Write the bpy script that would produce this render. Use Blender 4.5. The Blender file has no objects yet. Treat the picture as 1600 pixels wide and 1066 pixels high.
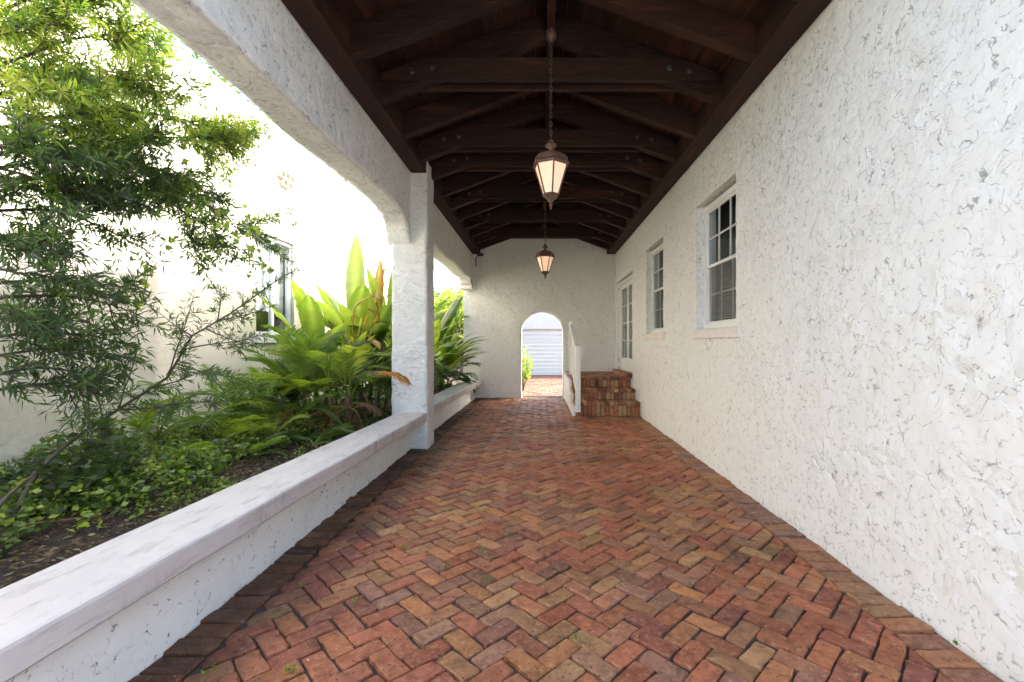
import bpy, math, random
import numpy as np
from mathutils import Vector, noise

random.seed(7)
RNG = np.random.default_rng(11)
SC = bpy.context.scene
COL = SC.collection
H = 1.3                                   # eye height, metres

# ------------------------------------------------------------------ camera, sky, sun, exposure
cam_d = bpy.data.cameras.new('camera'); cam = bpy.data.objects.new('camera', cam_d); COL.objects.link(cam)
cam.location = (0, 0, H); cam.rotation_euler = (math.radians(90), 0, 0)
cam_d.sensor_width = 36; cam_d.lens = 16.0; cam_d.shift_x = -43/1600; cam_d.shift_y = 3/1600
cam_d.clip_start = 0.05; cam_d.clip_end = 2000
SC.camera = cam

SUN_TO = Vector((1.0, 0.5, 1.0)).normalized()
ELEV = math.asin(SUN_TO.z); AZ = math.atan2(SUN_TO.x, SUN_TO.y)
world = bpy.data.worlds.new('World'); SC.world = world; world.use_nodes = True
wn = world.node_tree.nodes; wl = world.node_tree.links
sky = wn.new('ShaderNodeTexSky'); sky.sky_type = 'NISHITA'; sky.sun_disc = False
sky.sun_elevation = ELEV; sky.sun_rotation = AZ
sky.air_density = 1.0; sky.dust_density = 4.0; sky.ozone_density = 0.5
wl.new(sky.outputs[0], wn['Background'].inputs[0]); wn['Background'].inputs[1].default_value = 0.15
sun_d = bpy.data.lights.new('sun', 'SUN'); sun_d.energy = 2.4; sun_d.angle = math.radians(0.5); sun_d.color = (1, 0.965, 0.91)
sun = bpy.data.objects.new('sun', sun_d); COL.objects.link(sun)
sun.rotation_euler = SUN_TO.to_track_quat('Z', 'Y').to_euler(); sun.location = (20, 8, 20)
SC.view_settings.view_transform = 'Standard'; SC.view_settings.look = 'None'
SC.view_settings.gamma = 1; SC.view_settings.use_curve_mapping = False
SC.view_settings.exposure = 2.92
SC.render.engine = 'CYCLES'
SC.cycles.max_bounces = 10; SC.cycles.diffuse_bounces = 6; SC.cycles.glossy_bounces = 3
SC.cycles.transparent_max_bounces = 12; SC.cycles.use_denoising = True
SC.cycles.caustics_reflective = False; SC.cycles.caustics_refractive = False

# ------------------------------------------------------------------ materials
MATS = {}
def new_mat(name):
    m = bpy.data.materials.new(name); m.use_nodes = True
    nt = m.node_tree; MATS[name] = m
    return m, nt, nt.nodes, nt.links, nt.nodes['Principled BSDF']
def node(ns, typ, **kw):
    n = ns.new(typ)
    for k, v in kw.items():
        if k in n.inputs.keys() if hasattr(n.inputs, 'keys') else False: n.inputs[k].default_value = v
        else: setattr(n, k, v)
    return n
def noise_tex(ns, ls, vec, scale, detail=3, rough=.55, dist=0.0):
    n = ns.new('ShaderNodeTexNoise'); n.inputs['Scale'].default_value = scale
    n.inputs['Detail'].default_value = detail; n.inputs['Roughness'].default_value = rough
    n.inputs['Distortion'].default_value = dist
    if vec is not None: ls.new(vec, n.inputs['Vector'])
    return n
def ramp(ns, ls, fac, stops, interp='LINEAR'):
    r = ns.new('ShaderNodeValToRGB'); r.color_ramp.interpolation = interp
    el = r.color_ramp.elements
    while len(el) < len(stops): el.new(0.5)
    for e, (p, c) in zip(el, stops):
        e.position = p; e.color = (c, c, c, 1) if isinstance(c, (int, float)) else (*c, 1)
    ls.new(fac, r.inputs[0]); return r
def math_n(ns, ls, op, a, b=None, clamp=False):
    n = ns.new('ShaderNodeMath'); n.operation = op; n.use_clamp = clamp
    for i, v in enumerate((a, b)):
        if v is None: continue
        if isinstance(v, (int, float)): n.inputs[i].default_value = v
        else: ls.new(v, n.inputs[i])
    return n.outputs[0]
def mix_c(ns, ls, fac, a, b, blend='MIX'):
    n = ns.new('ShaderNodeMix'); n.data_type = 'RGBA'; n.blend_type = blend
    for i, v in ((0, fac), (6, a), (7, b)):
        if isinstance(v, (int, float)): n.inputs[i].default_value = v
        elif isinstance(v, tuple): n.inputs[i].default_value = (*v, 1)
        else: ls.new(v, n.inputs[i])
    return n.outputs[2]
def coords(ns, ls, scale=(1, 1, 1)):
    tc = ns.new('ShaderNodeTexCoord'); mp = ns.new('ShaderNodeMapping'); mp.inputs['Scale'].default_value = scale
    ls.new(tc.outputs['Object'], mp.inputs['Vector']); return mp.outputs[0]

def stucco(name, col, shade_dirt, scale=1.0, stretch=(1, 1, 1), relief=.020, shade_dirt_amt=.75, rough=.75, mark=.5, algae=0.0, big=.22):
    """Trowelled stucco: overlapping tilted dabs with torn lips, lip shade and some dirt painted dark into the crevices."""
    m, nt, ns, ls, bs = new_mat(name)
    v = coords(ns, ls, stretch)
    def warp(src, sc, amp):
        w = noise_tex(ns, ls, v, sc, 2)
        o = ns.new('ShaderNodeVectorMath'); o.operation = 'SUBTRACT'; ls.new(w.outputs['Color'], o.inputs[0]); o.inputs[1].default_value = (.5, .5, .5)
        k = ns.new('ShaderNodeVectorMath'); k.operation = 'SCALE'; k.inputs['Scale'].default_value = amp; ls.new(o.outputs[0], k.inputs[0])
        d = ns.new('ShaderNodeVectorMath'); d.operation = 'ADD'; ls.new(src, d.inputs[0]); ls.new(k.outputs[0], d.inputs[1]); return d.outputs[0]
    vv = warp(warp(v, 3.4*scale, .40/scale), 16*scale, .092/scale)
    def dabs(sc):
        f = ns.new('ShaderNodeTexVoronoi'); f.inputs['Scale'].default_value = sc; ls.new(vv, f.inputs['Vector'])
        e = ns.new('ShaderNodeTexVoronoi'); e.feature = 'DISTANCE_TO_EDGE'; e.inputs['Scale'].default_value = sc; ls.new(vv, e.inputs['Vector'])
        l = ns.new('ShaderNodeVectorMath'); l.operation = 'SUBTRACT'; ls.new(vv, l.inputs[0]); ls.new(f.outputs['Position'], l.inputs[1])
        c = ns.new('ShaderNodeVectorMath'); c.operation = 'SUBTRACT'; ls.new(f.outputs['Color'], c.inputs[0]); c.inputs[1].default_value = (.5, .5, .5)
        d = ns.new('ShaderNodeVectorMath'); d.operation = 'DOT_PRODUCT'; ls.new(l.outputs[0], d.inputs[0]); ls.new(c.outputs[0], d.inputs[1])
        tilt = math_n(ns, ls, 'MULTIPLY', d.outputs['Value'], sc*1.6)
        return tilt, e.outputs['Distance']
    ta, ea = dabs(6.5*scale); tb, eb = dabs(18*scale)
    msk = noise_tex(ns, ls, v, 1.7*scale, 3); mk = ramp(ns, ls, msk.outputs[0], [(.36, .40), (.58, 1)])
    roll = noise_tex(ns, ls, vv, 9*scale, 3, .6); fine = noise_tex(ns, ls, v, 80*scale, 2, .6)
    hh = math_n(ns, ls, 'MULTIPLY', ta, big)
    hh = math_n(ns, ls, 'ADD', hh, math_n(ns, ls, 'MULTIPLY', math_n(ns, ls, 'MULTIPLY', tb, mk.outputs[0]), .42))
    hh = math_n(ns, ls, 'ADD', hh, math_n(ns, ls, 'MULTIPLY', roll.outputs[0], .32))
    hh = math_n(ns, ls, 'ADD', hh, math_n(ns, ls, 'MULTIPLY', fine.outputs[0], .05))
    bp = ns.new('ShaderNodeBump'); bp.inputs['Strength'].default_value = .85; bp.inputs['Distance'].default_value = relief
    ls.new(hh, bp.inputs['Height']); ls.new(bp.outputs[0], bs.inputs['Normal'])
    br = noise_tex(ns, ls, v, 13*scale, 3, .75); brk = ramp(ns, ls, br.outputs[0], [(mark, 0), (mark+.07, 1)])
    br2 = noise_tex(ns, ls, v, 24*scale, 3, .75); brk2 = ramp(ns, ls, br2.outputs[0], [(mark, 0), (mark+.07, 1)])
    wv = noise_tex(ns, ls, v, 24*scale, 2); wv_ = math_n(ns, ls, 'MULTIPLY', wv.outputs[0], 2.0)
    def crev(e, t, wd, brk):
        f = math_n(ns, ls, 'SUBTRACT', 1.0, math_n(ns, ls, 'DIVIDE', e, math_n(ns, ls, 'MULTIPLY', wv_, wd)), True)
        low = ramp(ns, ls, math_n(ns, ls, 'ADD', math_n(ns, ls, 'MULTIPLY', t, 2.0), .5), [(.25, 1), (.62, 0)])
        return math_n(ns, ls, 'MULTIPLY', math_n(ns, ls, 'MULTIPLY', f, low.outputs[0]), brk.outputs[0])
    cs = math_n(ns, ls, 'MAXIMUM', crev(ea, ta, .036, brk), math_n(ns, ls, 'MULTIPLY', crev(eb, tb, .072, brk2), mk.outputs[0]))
    df = math_n(ns, ls, 'MULTIPLY', cs, shade_dirt_amt*1.25, True)
    df = math_n(ns, ls, 'MINIMUM', df, min(1.0, shade_dirt_amt))
    tone = noise_tex(ns, ls, v, 1.1, 4, .6)
    base = mix_c(ns, ls, ramp(ns, ls, tone.outputs[0], [(.3, 0), (.7, 1)]).outputs[0], tuple(c*.965 for c in col), col)
    if algae:
        al = noise_tex(ns, ls, v, 2.4, 5, .7)
        base = mix_c(ns, ls, math_n(ns, ls, 'MULTIPLY', ramp(ns, ls, al.outputs[0], [(.52, 0), (.72, 1)]).outputs[0], algae), base, (.36, .34, .26))
    cc = mix_c(ns, ls, df, base, shade_dirt)  # shade under the torn lips, with some dirt, painted into the colour
    ls.new(cc, bs.inputs['Base Color']); bs.inputs['Roughness'].default_value = rough
    bs.inputs['Specular IOR Level'].default_value = .3
    return m

WHITE = (.83, .832, .825)
stucco('stucco_white', WHITE, (.17, .165, .16), shade_dirt_amt=.70, mark=.497, relief=.022, scale=.88)
stucco('stucco_back', (.83, .83, .815), (.25, .24, .22), scale=.85, relief=.032, shade_dirt_amt=.5, mark=.51)
stucco('stucco_pillar', (.78, .78, .775), (.24, .24, .24), scale=.8, stretch=(1, 1, 1.8), relief=.036, shade_dirt_amt=.6, mark=.52)
stucco('stucco_planter', (.78, .78, .765), (.06, .06, .055), scale=.8, relief=.010, shade_dirt_amt=.9, mark=.55, algae=.2)
stucco('stucco_cream', (.79, .75, .64), (.45, .41, .3), scale=.6, stretch=(1, 1, 1.6), relief=.012, shade_dirt_amt=.3, algae=.12)

def plain(name, col, rough=.5, metal=0.0, spec=.5, bump=0.0, bscale=40, var=.12, vscale=5):
    m, nt, ns, ls, bs = new_mat(name); v = coords(ns, ls)
    t = noise_tex(ns, ls, v, vscale, 4, .6)
    c = mix_c(ns, ls, ramp(ns, ls, t.outputs[0], [(.3, 0), (.7, 1)]).outputs[0], tuple(x*(1-var) for x in col), tuple(min(1, x*(1+var*.5)) for x in col))
    ls.new(c, bs.inputs['Base Color']); bs.inputs['Roughness'].default_value = rough
    bs.inputs['Metallic'].default_value = metal; bs.inputs['Specular IOR Level'].default_value = spec
    if bump:
        n = noise_tex(ns, ls, v, bscale, 4, .6)
        bp = ns.new('ShaderNodeBump'); bp.inputs['Strength'].default_value = .7; bp.inputs['Distance'].default_value = bump
        ls.new(n.outputs[0], bp.inputs['Height']); ls.new(bp.outputs[0], bs.inputs['Normal'])
    return m
plain('white_paint', (.80, .795, .78), .4, bump=.0006, var=.05)
plain('sill_paint', (.78, .72, .70), .5, bump=.002, bscale=25, var=.06)
plain('garage_paint', (.60, .61, .63), .45, bump=.0006, var=.03)
plain('mortar_bed', (.045, .038, .033), .95, bump=.006, bscale=60, var=.5, vscale=9)
plain('stair_mortar', (.075, .052, .040), .95, bump=.003, bscale=70, var=.3)
plain('aged_copper', (.15, .085, .062), .6, metal=.35, bump=.0015, bscale=60, var=.45, vscale=30)
plain('steel_grey', (.28, .28, .29), .45, metal=.6)
plain('dark_iron', (.04, .035, .03), .6)
plain('room_dark', (.06, .06, .058), .9)
plain('blind', (.70, .70, .68), .6)
plain('bark', (.085, .062, .046), .9, bump=.006, bscale=45, var=.4, vscale=20)
plain('dead_fibre', (.13, .075, .045), .9, bump=.004, bscale=60, var=.5, vscale=25)
plain('driveway', (.46, .44, .41), .85, bump=.003, bscale=60, var=.2, vscale=1.5)
plain('clay_tile', (.38, .19, .12), .8, bump=.003, var=.3)
plain('clay_vent', (.46, .41, .31), .8, bump=.002, var=.1)  # darker than their cream: the pipes' shading is put into the colour
plain('alu_white', (.74, .75, .77), .4, var=.05)

def cap_mat():
    m, nt, ns, ls, bs = new_mat('cap_paint'); v = coords(ns, ls)
    t = noise_tex(ns, ls, v, 3.0, 5, .65); g = noise_tex(ns, ls, coords(ns, ls, (2.2, .55, 6)), 7, 5, .75)
    c = mix_c(ns, ls, ramp(ns, ls, t.outputs[0], [(.3, 0), (.7, 1)]).outputs[0], (.50, .474, .460), (.595, .565, .550))
    c = mix_c(ns, ls, math_n(ns, ls, 'MULTIPLY', ramp(ns, ls, g.outputs[0], [(.53, 0), (.68, 1)]).outputs[0], .6), c, (.27, .245, .235))
    # mildew streaks hang from the top arris in patches
    s = noise_tex(ns, ls, coords(ns, ls, (1, 1, .12)), 26, 4, .7); p = noise_tex(ns, ls, v, .95, 1)
    geo = ns.new('ShaderNodeNewGeometry'); sx = ns.new('ShaderNodeSeparateXYZ'); ls.new(geo.outputs['Normal'], sx.inputs[0])
    side = ramp(ns, ls, sx.outputs[2], [(.4, 1), (.8, 0)])
    f = math_n(ns, ls, 'MULTIPLY', ramp(ns, ls, s.outputs[0], [(.5, 0), (.66, 1)]).outputs[0], ramp(ns, ls, p.outputs[0], [(.46, 0), (.58, 1)]).outputs[0])
    f = math_n(ns, ls, 'MULTIPLY', math_n(ns, ls, 'MULTIPLY', f, side.outputs[0]), .75)
    c = mix_c(ns, ls, f, c, (.12, .08, .08))
    ls.new(c, bs.inputs['Base Color']); bs.inputs['Roughness'].default_value = .5
    n = noise_tex(ns, ls, v, 22, 4, .6); bp = ns.new('ShaderNodeBump'); bp.inputs['Strength'].default_value = .5; bp.inputs['Distance'].default_value = .003
    ls.new(n.outputs[0], bp.inputs['Height']); ls.new(bp.outputs[0], bs.inputs['Normal'])
cap_mat()

def wood(name, c0, c1, stretch, rough=.7):
    m, nt, ns, ls, bs = new_mat(name)
    oi = ns.new('ShaderNodeObjectInfo')
    v0 = coords(ns, ls, stretch)
    ad = ns.new('ShaderNodeVectorMath'); ad.operation = 'ADD'; ls.new(v0, ad.inputs[0])
    cb = ns.new('ShaderNodeCombineXYZ')
    for i in range(3): ls.new(math_n(ns, ls, 'MULTIPLY', oi.outputs['Random'], 37.0+11*i), cb.inputs[i])
    ls.new(cb.outputs[0], ad.inputs[1]); v = ad.outputs[0]
    g = noise_tex(ns, ls, v, 5.0, 6, .7, 1.6); k = noise_tex(ns, ls, v, .9, 3, .6, .8)
    st = ramp(ns, ls, g.outputs[0], [(.40, 0), (.47, .55), (.52, .25), (.60, 1)])
    f = math_n(ns, ls, 'ADD', math_n(ns, ls, 'MULTIPLY', st.outputs[0], .65), math_n(ns, ls, 'MULTIPLY', oi.outputs['Random'], .40), True)
    c = mix_c(ns, ls, f, c0, c1)
    kn = ramp(ns, ls, k.outputs[0], [(.55, 0), (.72, 1)])
    c = mix_c(ns, ls, math_n(ns, ls, 'MULTIPLY', kn.outputs[0], .6), c, (c1[0]*2.0, c1[1]*1.7, c1[2]*1.4))
    ls.new(c, bs.inputs['Base Color']); bs.inputs['Roughness'].default_value = rough; bs.inputs['Specular IOR Level'].default_value = .22
    bp = ns.new('ShaderNodeBump'); bp.inputs['Strength'].default_value = .7; bp.inputs['Distance'].default_value = .004
    ls.new(g.outputs[0], bp.inputs['Height']); ls.new(bp.outputs[0], bs.inputs['Normal'])
wood('timber_long', (.014, .0062, .0042), (.050, .023, .0145), (8, .7, 8))
wood('timber_cross', (.010, .0044, .003), (.046, .0195, .0118), (.7, 8, 8))
wood('plank_wood', (.011, .005, .0032), (.062, .026, .0145), (8, .6, 4))

def brick_mat(name, grime):
    m, nt, ns, ls, bs = new_mat(name); v = coords(ns, ls)
    at = ns.new('ShaderNodeAttribute'); at.attribute_name = 'tint'
    t = noise_tex(ns, ls, v, 17, 6, .75); t2 = noise_tex(ns, ls, v, 6, 3)
    c = mix_c(ns, ls, ramp(ns, ls, t.outputs[0], [(.3, 0), (.72, 1)]).outputs[0], at.outputs['Color'], mix_c(ns, ls, 1.0, at.outputs['Color'], (1.35, 1.3, 1.25), 'MULTIPLY'))
    c = mix_c(ns, ls, math_n(ns, ls, 'MULTIPLY', ramp(ns, ls, t.outputs[0], [(.30, 1), (.50, 0)]).outputs[0], .75), c, mix_c(ns, ls, 1.0, at.outputs['Color'], (.35, .3, .3), 'MULTIPLY'))
    sm = noise_tex(ns, ls, v, 34, 4, .7)
    c = mix_c(ns, ls, math_n(ns, ls, 'MULTIPLY', ramp(ns, ls, sm.outputs[0], [(.56, 0), (.68, 1)]).outputs[0], .55), c, (.44, .29, .19))
    pit = ns.new('ShaderNodeTexVoronoi'); pit.inputs['Scale'].default_value = 48; pit.inputs['Randomness'].default_value = 1; ls.new(v, pit.inputs['Vector'])
    pn = noise_tex(ns, ls, v, 19, 2)
    pf = math_n(ns, ls, 'MULTIPLY', ramp(ns, ls, pit.outputs['Distance'], [(.10, 1), (.24, 0)]).outputs[0], ramp(ns, ls, pn.outputs[0], [(.46, 0), (.56, 1)]).outputs[0])
    c = mix_c(ns, ls, math_n(ns, ls, 'MULTIPLY', pf, .85), c, (.03, .022, .02))
    if grime:
        # damp mould where the rain drips along the planter wall, ragged edge of its own
        sp = ns.new('ShaderNodeSeparateXYZ'); ls.new(v, sp.inputs[0])
        gn = noise_tex(ns, ls, v, 1.7, 5, .65)
        x = math_n(ns, ls, 'ADD', sp.outputs[0], math_n(ns, ls, 'MULTIPLY', math_n(ns, ls, 'SUBTRACT', gn.outputs[0], .5), 1.3))
        gf = ramp(ns, ls, math_n(ns, ls, 'MULTIPLY', math_n(ns, ls, 'ADD', x, 1.8), .5), [(.14, .88), (.36, 0)])
        gp = noise_tex(ns, ls, v, 1.1, 4, .7); gq = ramp(ns, ls, gp.outputs[0], [(.53, 0), (.70, .6)])
        c = mix_c(ns, ls, math_n(ns, ls, 'MAXIMUM', gf.outputs[0], gq.outputs[0]), c, mix_c(ns, ls, 1.0, c, (.26, .25, .22), 'MULTIPLY'))
    ls.new(c, bs.inputs['Base Color'])
    bs.inputs['Specular IOR Level'].default_value = .35
    rr = ramp(ns, ls, t2.outputs[0], [(.35, .42), (.65, .72)]); ls.new(rr.outputs[0], bs.inputs['Roughness'])
    hb = math_n(ns, ls, 'SUBTRACT', math_n(ns, ls, 'ADD', t.outputs[0], math_n(ns, ls, 'MULTIPLY', sm.outputs[0], .4)), math_n(ns, ls, 'MULTIPLY', pf, .6))
    bp = ns.new('ShaderNodeBump'); bp.inputs['Strength'].default_value = .8; bp.inputs['Distance'].default_value = .011
    ls.new(hb, bp.inputs['Height']); ls.new(bp.outputs[0], bs.inputs['Normal'])
brick_mat('brick_floor', True); brick_mat('brick_stair', False)

def leaf_mat(name, trans=.48, rough=.45, spec=.4):
    m, nt, ns, ls, bs = new_mat(name); v = coords(ns, ls)
    at = ns.new('ShaderNodeAttribute'); at.attribute_name = 'tint'
    t = noise_tex(ns, ls, v, 9, 3)
    c = mix_c(ns, ls, t.outputs[0], mix_c(ns, ls, 1.0, at.outputs['Color'], (.75, .8, .8), 'MULTIPLY'), mix_c(ns, ls, 1.0, at.outputs['Color'], (1.25, 1.2, 1.1), 'MULTIPLY'))
    ls.new(c, bs.inputs['Base Color']); bs.inputs['Roughness'].default_value = rough; bs.inputs['Specular IOR Level'].default_value = spec
    tr = ns.new('ShaderNodeBsdfTranslucent'); ls.new(mix_c(ns, ls, 1.0, c, (1.5, 1.7, .8), 'MULTIPLY'), tr.inputs['Color'])
    mx = ns.new('ShaderNodeMixShader'); mx.inputs[0].default_value = trans
    ls.new(bs.outputs[0], mx.inputs[1]); ls.new(tr.outputs[0], mx.inputs[2])
    ls.new(mx.outputs[0], nt.nodes['Material Output'].inputs['Surface'])
leaf_mat('leaf'); leaf_mat('broad_leaf', .45, .35, .5); leaf_mat('dry_leaf', .2, .8, .2)

def glass_mat():
    m, nt, ns, ls, bs = new_mat('window_glass')
    gl = ns.new('ShaderNodeBsdfGlossy'); gl.inputs['Roughness'].default_value = .03; gl.inputs['Color'].default_value = (.9, .92, .95, 1)
    tp = ns.new('ShaderNodeBsdfTransparent'); tp.inputs['Color'].default_value = (.88, .90, .90, 1)
    lw = ns.new('ShaderNodeLayerWeight'); lw.inputs['Blend'].default_value = .5
    fr_ = math_n(ns, ls, 'ADD', math_n(ns, ls, 'MULTIPLY', math_n(ns, ls, 'POWER', lw.outputs['Facing'], 5.0), .7), .05)
    v = coords(ns, ls); n = noise_tex(ns, ls, v, 3, 2); bp = ns.new('ShaderNodeBump'); bp.inputs['Strength'].default_value = .15; bp.inputs['Distance'].default_value = .01
    ls.new(n.outputs[0], bp.inputs['Height']); ls.new(bp.outputs[0], gl.inputs['Normal'])
    mx = ns.new('ShaderNodeMixShader'); ls.new(fr_, mx.inputs[0]); ls.new(tp.outputs[0], mx.inputs[1]); ls.new(gl.outputs[0], mx.inputs[2])
    ls.new(mx.outputs[0], nt.nodes['Material Output'].inputs['Surface'])
    m, nt, ns, ls, bs = new_mat('insect_screen')
    df = ns.new('ShaderNodeBsdfDiffuse'); df.inputs['Color'].default_value = (.20, .195, .18, 1)
    tp = ns.new('ShaderNodeBsdfTransparent'); mx = ns.new('ShaderNodeMixShader'); mx.inputs[0].default_value = .5
    ls.new(tp.outputs[0], mx.inputs[1]); ls.new(df.outputs[0], mx.inputs[2]); ls.new(mx.outputs[0], nt.nodes['Material Output'].inputs['Surface'])
    m, nt, ns, ls, bs = new_mat('lamp_glass')
    bs.inputs['Base Color'].default_value = (.80, .60, .48, 1); bs.inputs['Roughness'].default_value = .6
    v = coords(ns, ls); n = noise_tex(ns, ls, v, 14, 3)
    bs.inputs['Emission Color'].default_value = (1, .60, .36, 1)
    ls.new(ramp(ns, ls, n.outputs[0], [(.3, .05), (.7, .11)]).outputs[0], bs.inputs['Emission Strength'])
    m, nt, ns, ls, bs = new_mat('bulb_glow'); bs.inputs['Base Color'].default_value = (1, .8, .5, 1)
    bs.inputs['Emission Color'].default_value = (1, .68, .36, 1); bs.inputs['Emission Strength'].default_value = 1
glass_mat()

def soil_mat():
    m, nt, ns, ls, bs = new_mat('soil'); v = coords(ns, ls)
    a = noise_tex(ns, ls, v, 7, 6, .75); b = noise_tex(ns, ls, v, 38, 4, .7)
    c = mix_c(ns, ls, ramp(ns, ls, a.outputs[0], [(.3, 0), (.7, 1)]).outputs[0], (.022, .017, .013), (.075, .055, .038))
    c = mix_c(ns, ls, ramp(ns, ls, b.outputs[0], [(.58, 0), (.68, 1)]).outputs[0], c, (.13, .10, .07))
    ls.new(c, bs.inputs['Base Color']); bs.inputs['Roughness'].default_value = .95
    bp = ns.new('ShaderNodeBump'); bp.inputs['Distance'].default_value = .03; ls.new(b.outputs[0], bp.inputs['Height']); ls.new(bp.outputs[0], bs.inputs['Normal'])
    m, nt, ns, ls, bs = new_mat('turf'); v = coords(ns, ls)
    a = noise_tex(ns, ls, v, 1.2, 6, .7)
    c = mix_c(ns, ls, ramp(ns, ls, a.outputs[0], [(.3, 0), (.7, 1)]).outputs[0], (.05, .075, .025), (.10, .12, .05))
    ls.new(c, bs.inputs['Base Color']); bs.inputs['Roughness'].default_value = .95
soil_mat()

# ------------------------------------------------------------------ mesh helpers
class MB:
    """Collects points and faces; build() links them as ONE mesh object."""
    def __init__(s): s.v = []; s.f = []; s.c = []; s.key = {}; s.weld = False
    def add(s, p, c=None):
        if s.weld:
            k = (round(p[0], 4), round(p[1], 4), round(p[2], 4))
            if k in s.key: return s.key[k]
            s.key[k] = len(s.v)
        s.v.append(tuple(p)); s.c.append(c or (1, 1, 1)); return len(s.v)-1
    def quad(s, a, b, c, d, col=None):
        i = [s.add(p, col) for p in (a, b, c, d)]; s.f.append(i)
    def box(s, x0, x1, y0, y1, z0, z1, col=None):
        i = len(s.v)
        for z in (z0, z1):
            for x, y in ((x0, y0), (x1, y0), (x1, y1), (x0, y1)): s.v.append((x, y, z)); s.c.append(col or (1, 1, 1))
        for q in ((3, 2, 1, 0), (4, 5, 6, 7), (0, 1, 5, 4), (1, 2, 6, 5), (2, 3, 7, 6), (3, 0, 4, 7)): s.f.append([i+k for k in q])
        return s
    def prism(s, base, off, col=None):
        """polygon base (list of points) extruded by vector off"""
        n = len(base); i = len(s.v); off = Vector(off)
        for p in base: s.v.append(tuple(p)); s.c.append(col or (1, 1, 1))
        for p in base: s.v.append(tuple(Vector(p)+off)); s.c.append(col or (1, 1, 1))
        s.f.append([i+k for k in range(n)][::-1]); s.f.append([i+n+k for k in range(n)])
        for k in range(n): s.f.append([i+k, i+(k+1) % n, i+n+(k+1) % n, i+n+k])
        return s
    def tube(s, pts, rad, sides=6, col=None):
        pts = [Vector(p) for p in pts]; n = len(pts); i0 = len(s.v)
        if isinstance(rad, (int, float)): rad = [rad]*n
        t0 = (pts[1]-pts[0]).normalized(); ref = Vector((0, 0, 1)) if abs(t0.z) < .9 else Vector((1, 0, 0)); u = t0.cross(ref).normalized()
        for k in range(n):
            t = (pts[min(k+1, n-1)]-pts[max(k-1, 0)]).normalized()
            u = (u-t*u.dot(t)).normalized(); w = t.cross(u)
            for j in range(sides):
                a = 2*math.pi*j/sides; s.v.append(tuple(pts[k]+(u*math.cos(a)+w*math.sin(a))*rad[k])); s.c.append(col or (1, 1, 1))
        for k in range(n-1):
            for j in range(sides):
                a = i0+k*sides; s.f.append([a+j, a+(j+1) % sides, a+sides+(j+1) % sides, a+sides+j])
        s.f.append([i0+j for j in range(sides)][::-1]); s.f.append([i0+(n-1)*sides+j for j in range(sides)])
        return s
    def lathe(s, prof, c=(0, 0, 0), sides=12, phase=0.0):
        i0 = len(s.v)
        for r, z in prof:
            for j in range(sides):
                a = phase+2*math.pi*j/sides; s.v.append((c[0]+r*math.cos(a), c[1]+r*math.sin(a), c[2]+z)); s.c.append((1, 1, 1))
        for k in range(len(prof)-1):
            for j in range(sides):
                a = i0+k*sides; s.f.append([a+j, a+(j+1) % sides, a+sides+(j+1) % sides, a+sides+j])
        s.f.append([i0+j for j in range(sides)][::-1]); s.f.append([i0+(len(prof)-1)*sides+j for j in range(sides)])
        return s
    def patch(s, p00, p10, p11, p01, res=.04):
        """subdivided, welded bilinear patch (for rough plaster)"""
        s.weld = True
        p00, p10, p11, p01 = map(Vector, (p00, p10, p11, p01))
        nu = max(1, round(max((p10-p00).length, (p11-p01).length)/res)); nv = max(1, round(max((p01-p00).length, (p11-p10).length)/res))
        g = [[s.add(p00.lerp(p10, i/nu).lerp(p01.lerp(p11, i/nu), j/nv)) for j in range(nv+1)] for i in range(nu+1)]
        for i in range(nu):
            for j in range(nv):
                q = [g[i][j], g[i+1][j], g[i+1][j+1], g[i][j+1]]
                if len(set(q)) > 2: s.f.append(list(dict.fromkeys(q)))
        return s
    def rough(s, amp=.006, freq=9.0, amp2=.006, freq2=2.3):
        out = []
        for p in s.v:
            p = Vector(p); d = noise.noise_vector(p*freq)*amp+noise.noise_vector(p*freq2+Vector((7, 3, 1)))*amp2
            out.append(tuple(p+d))
        s.v = out; return s
    def build(s, name, mat, parent=None, smooth=False, bevel=0.0, tint=False):
        me = bpy.data.meshes.new(name)
        o = bpy.data.objects.new(name, me); COL.objects.link(o)
        v = s.v
        if parent is not None:
            o.parent = parent; off = origin(parent)
            if off != (0, 0, 0): v = [(p[0]-off[0], p[1]-off[1], p[2]-off[2]) for p in v]
        me.from_pydata(v, [], s.f)
        if tint:
            ca = me.color_attributes.new('tint', 'FLOAT_COLOR', 'POINT')
            arr = np.ones((len(s.c), 4), 'f'); arr[:, :3] = s.c; ca.data.foreach_set('color', arr.ravel())
        me.materials.append(MATS[mat])
        if smooth: me.polygons.foreach_set('use_smooth', [True]*len(me.polygons))
        me.update()
        if bevel:
            md = o.modifiers.new('bevel', 'BEVEL'); md.width = bevel; md.segments = 2; md.limit_method = 'ANGLE'; md.angle_limit = math.radians(40)
        return o
def origin(o):
    x = y = z = 0.0
    while o is not None: x += o.location.x; y += o.location.y; z += o.location.z; o = o.parent
    return (x, y, z)
def tag(o, label=None, cat=None, group=None, kind=None):
    for k, v in (('label', label), ('category', cat), ('group', group), ('kind', kind)):
        if v: o[k] = v
    return o
def thing(name, loc, label, cat, group=None):
    o = bpy.data.objects.new(name, None); COL.objects.link(o); o.location = loc; o.empty_display_size = .1
    return tag(o, label, cat, group)
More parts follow.
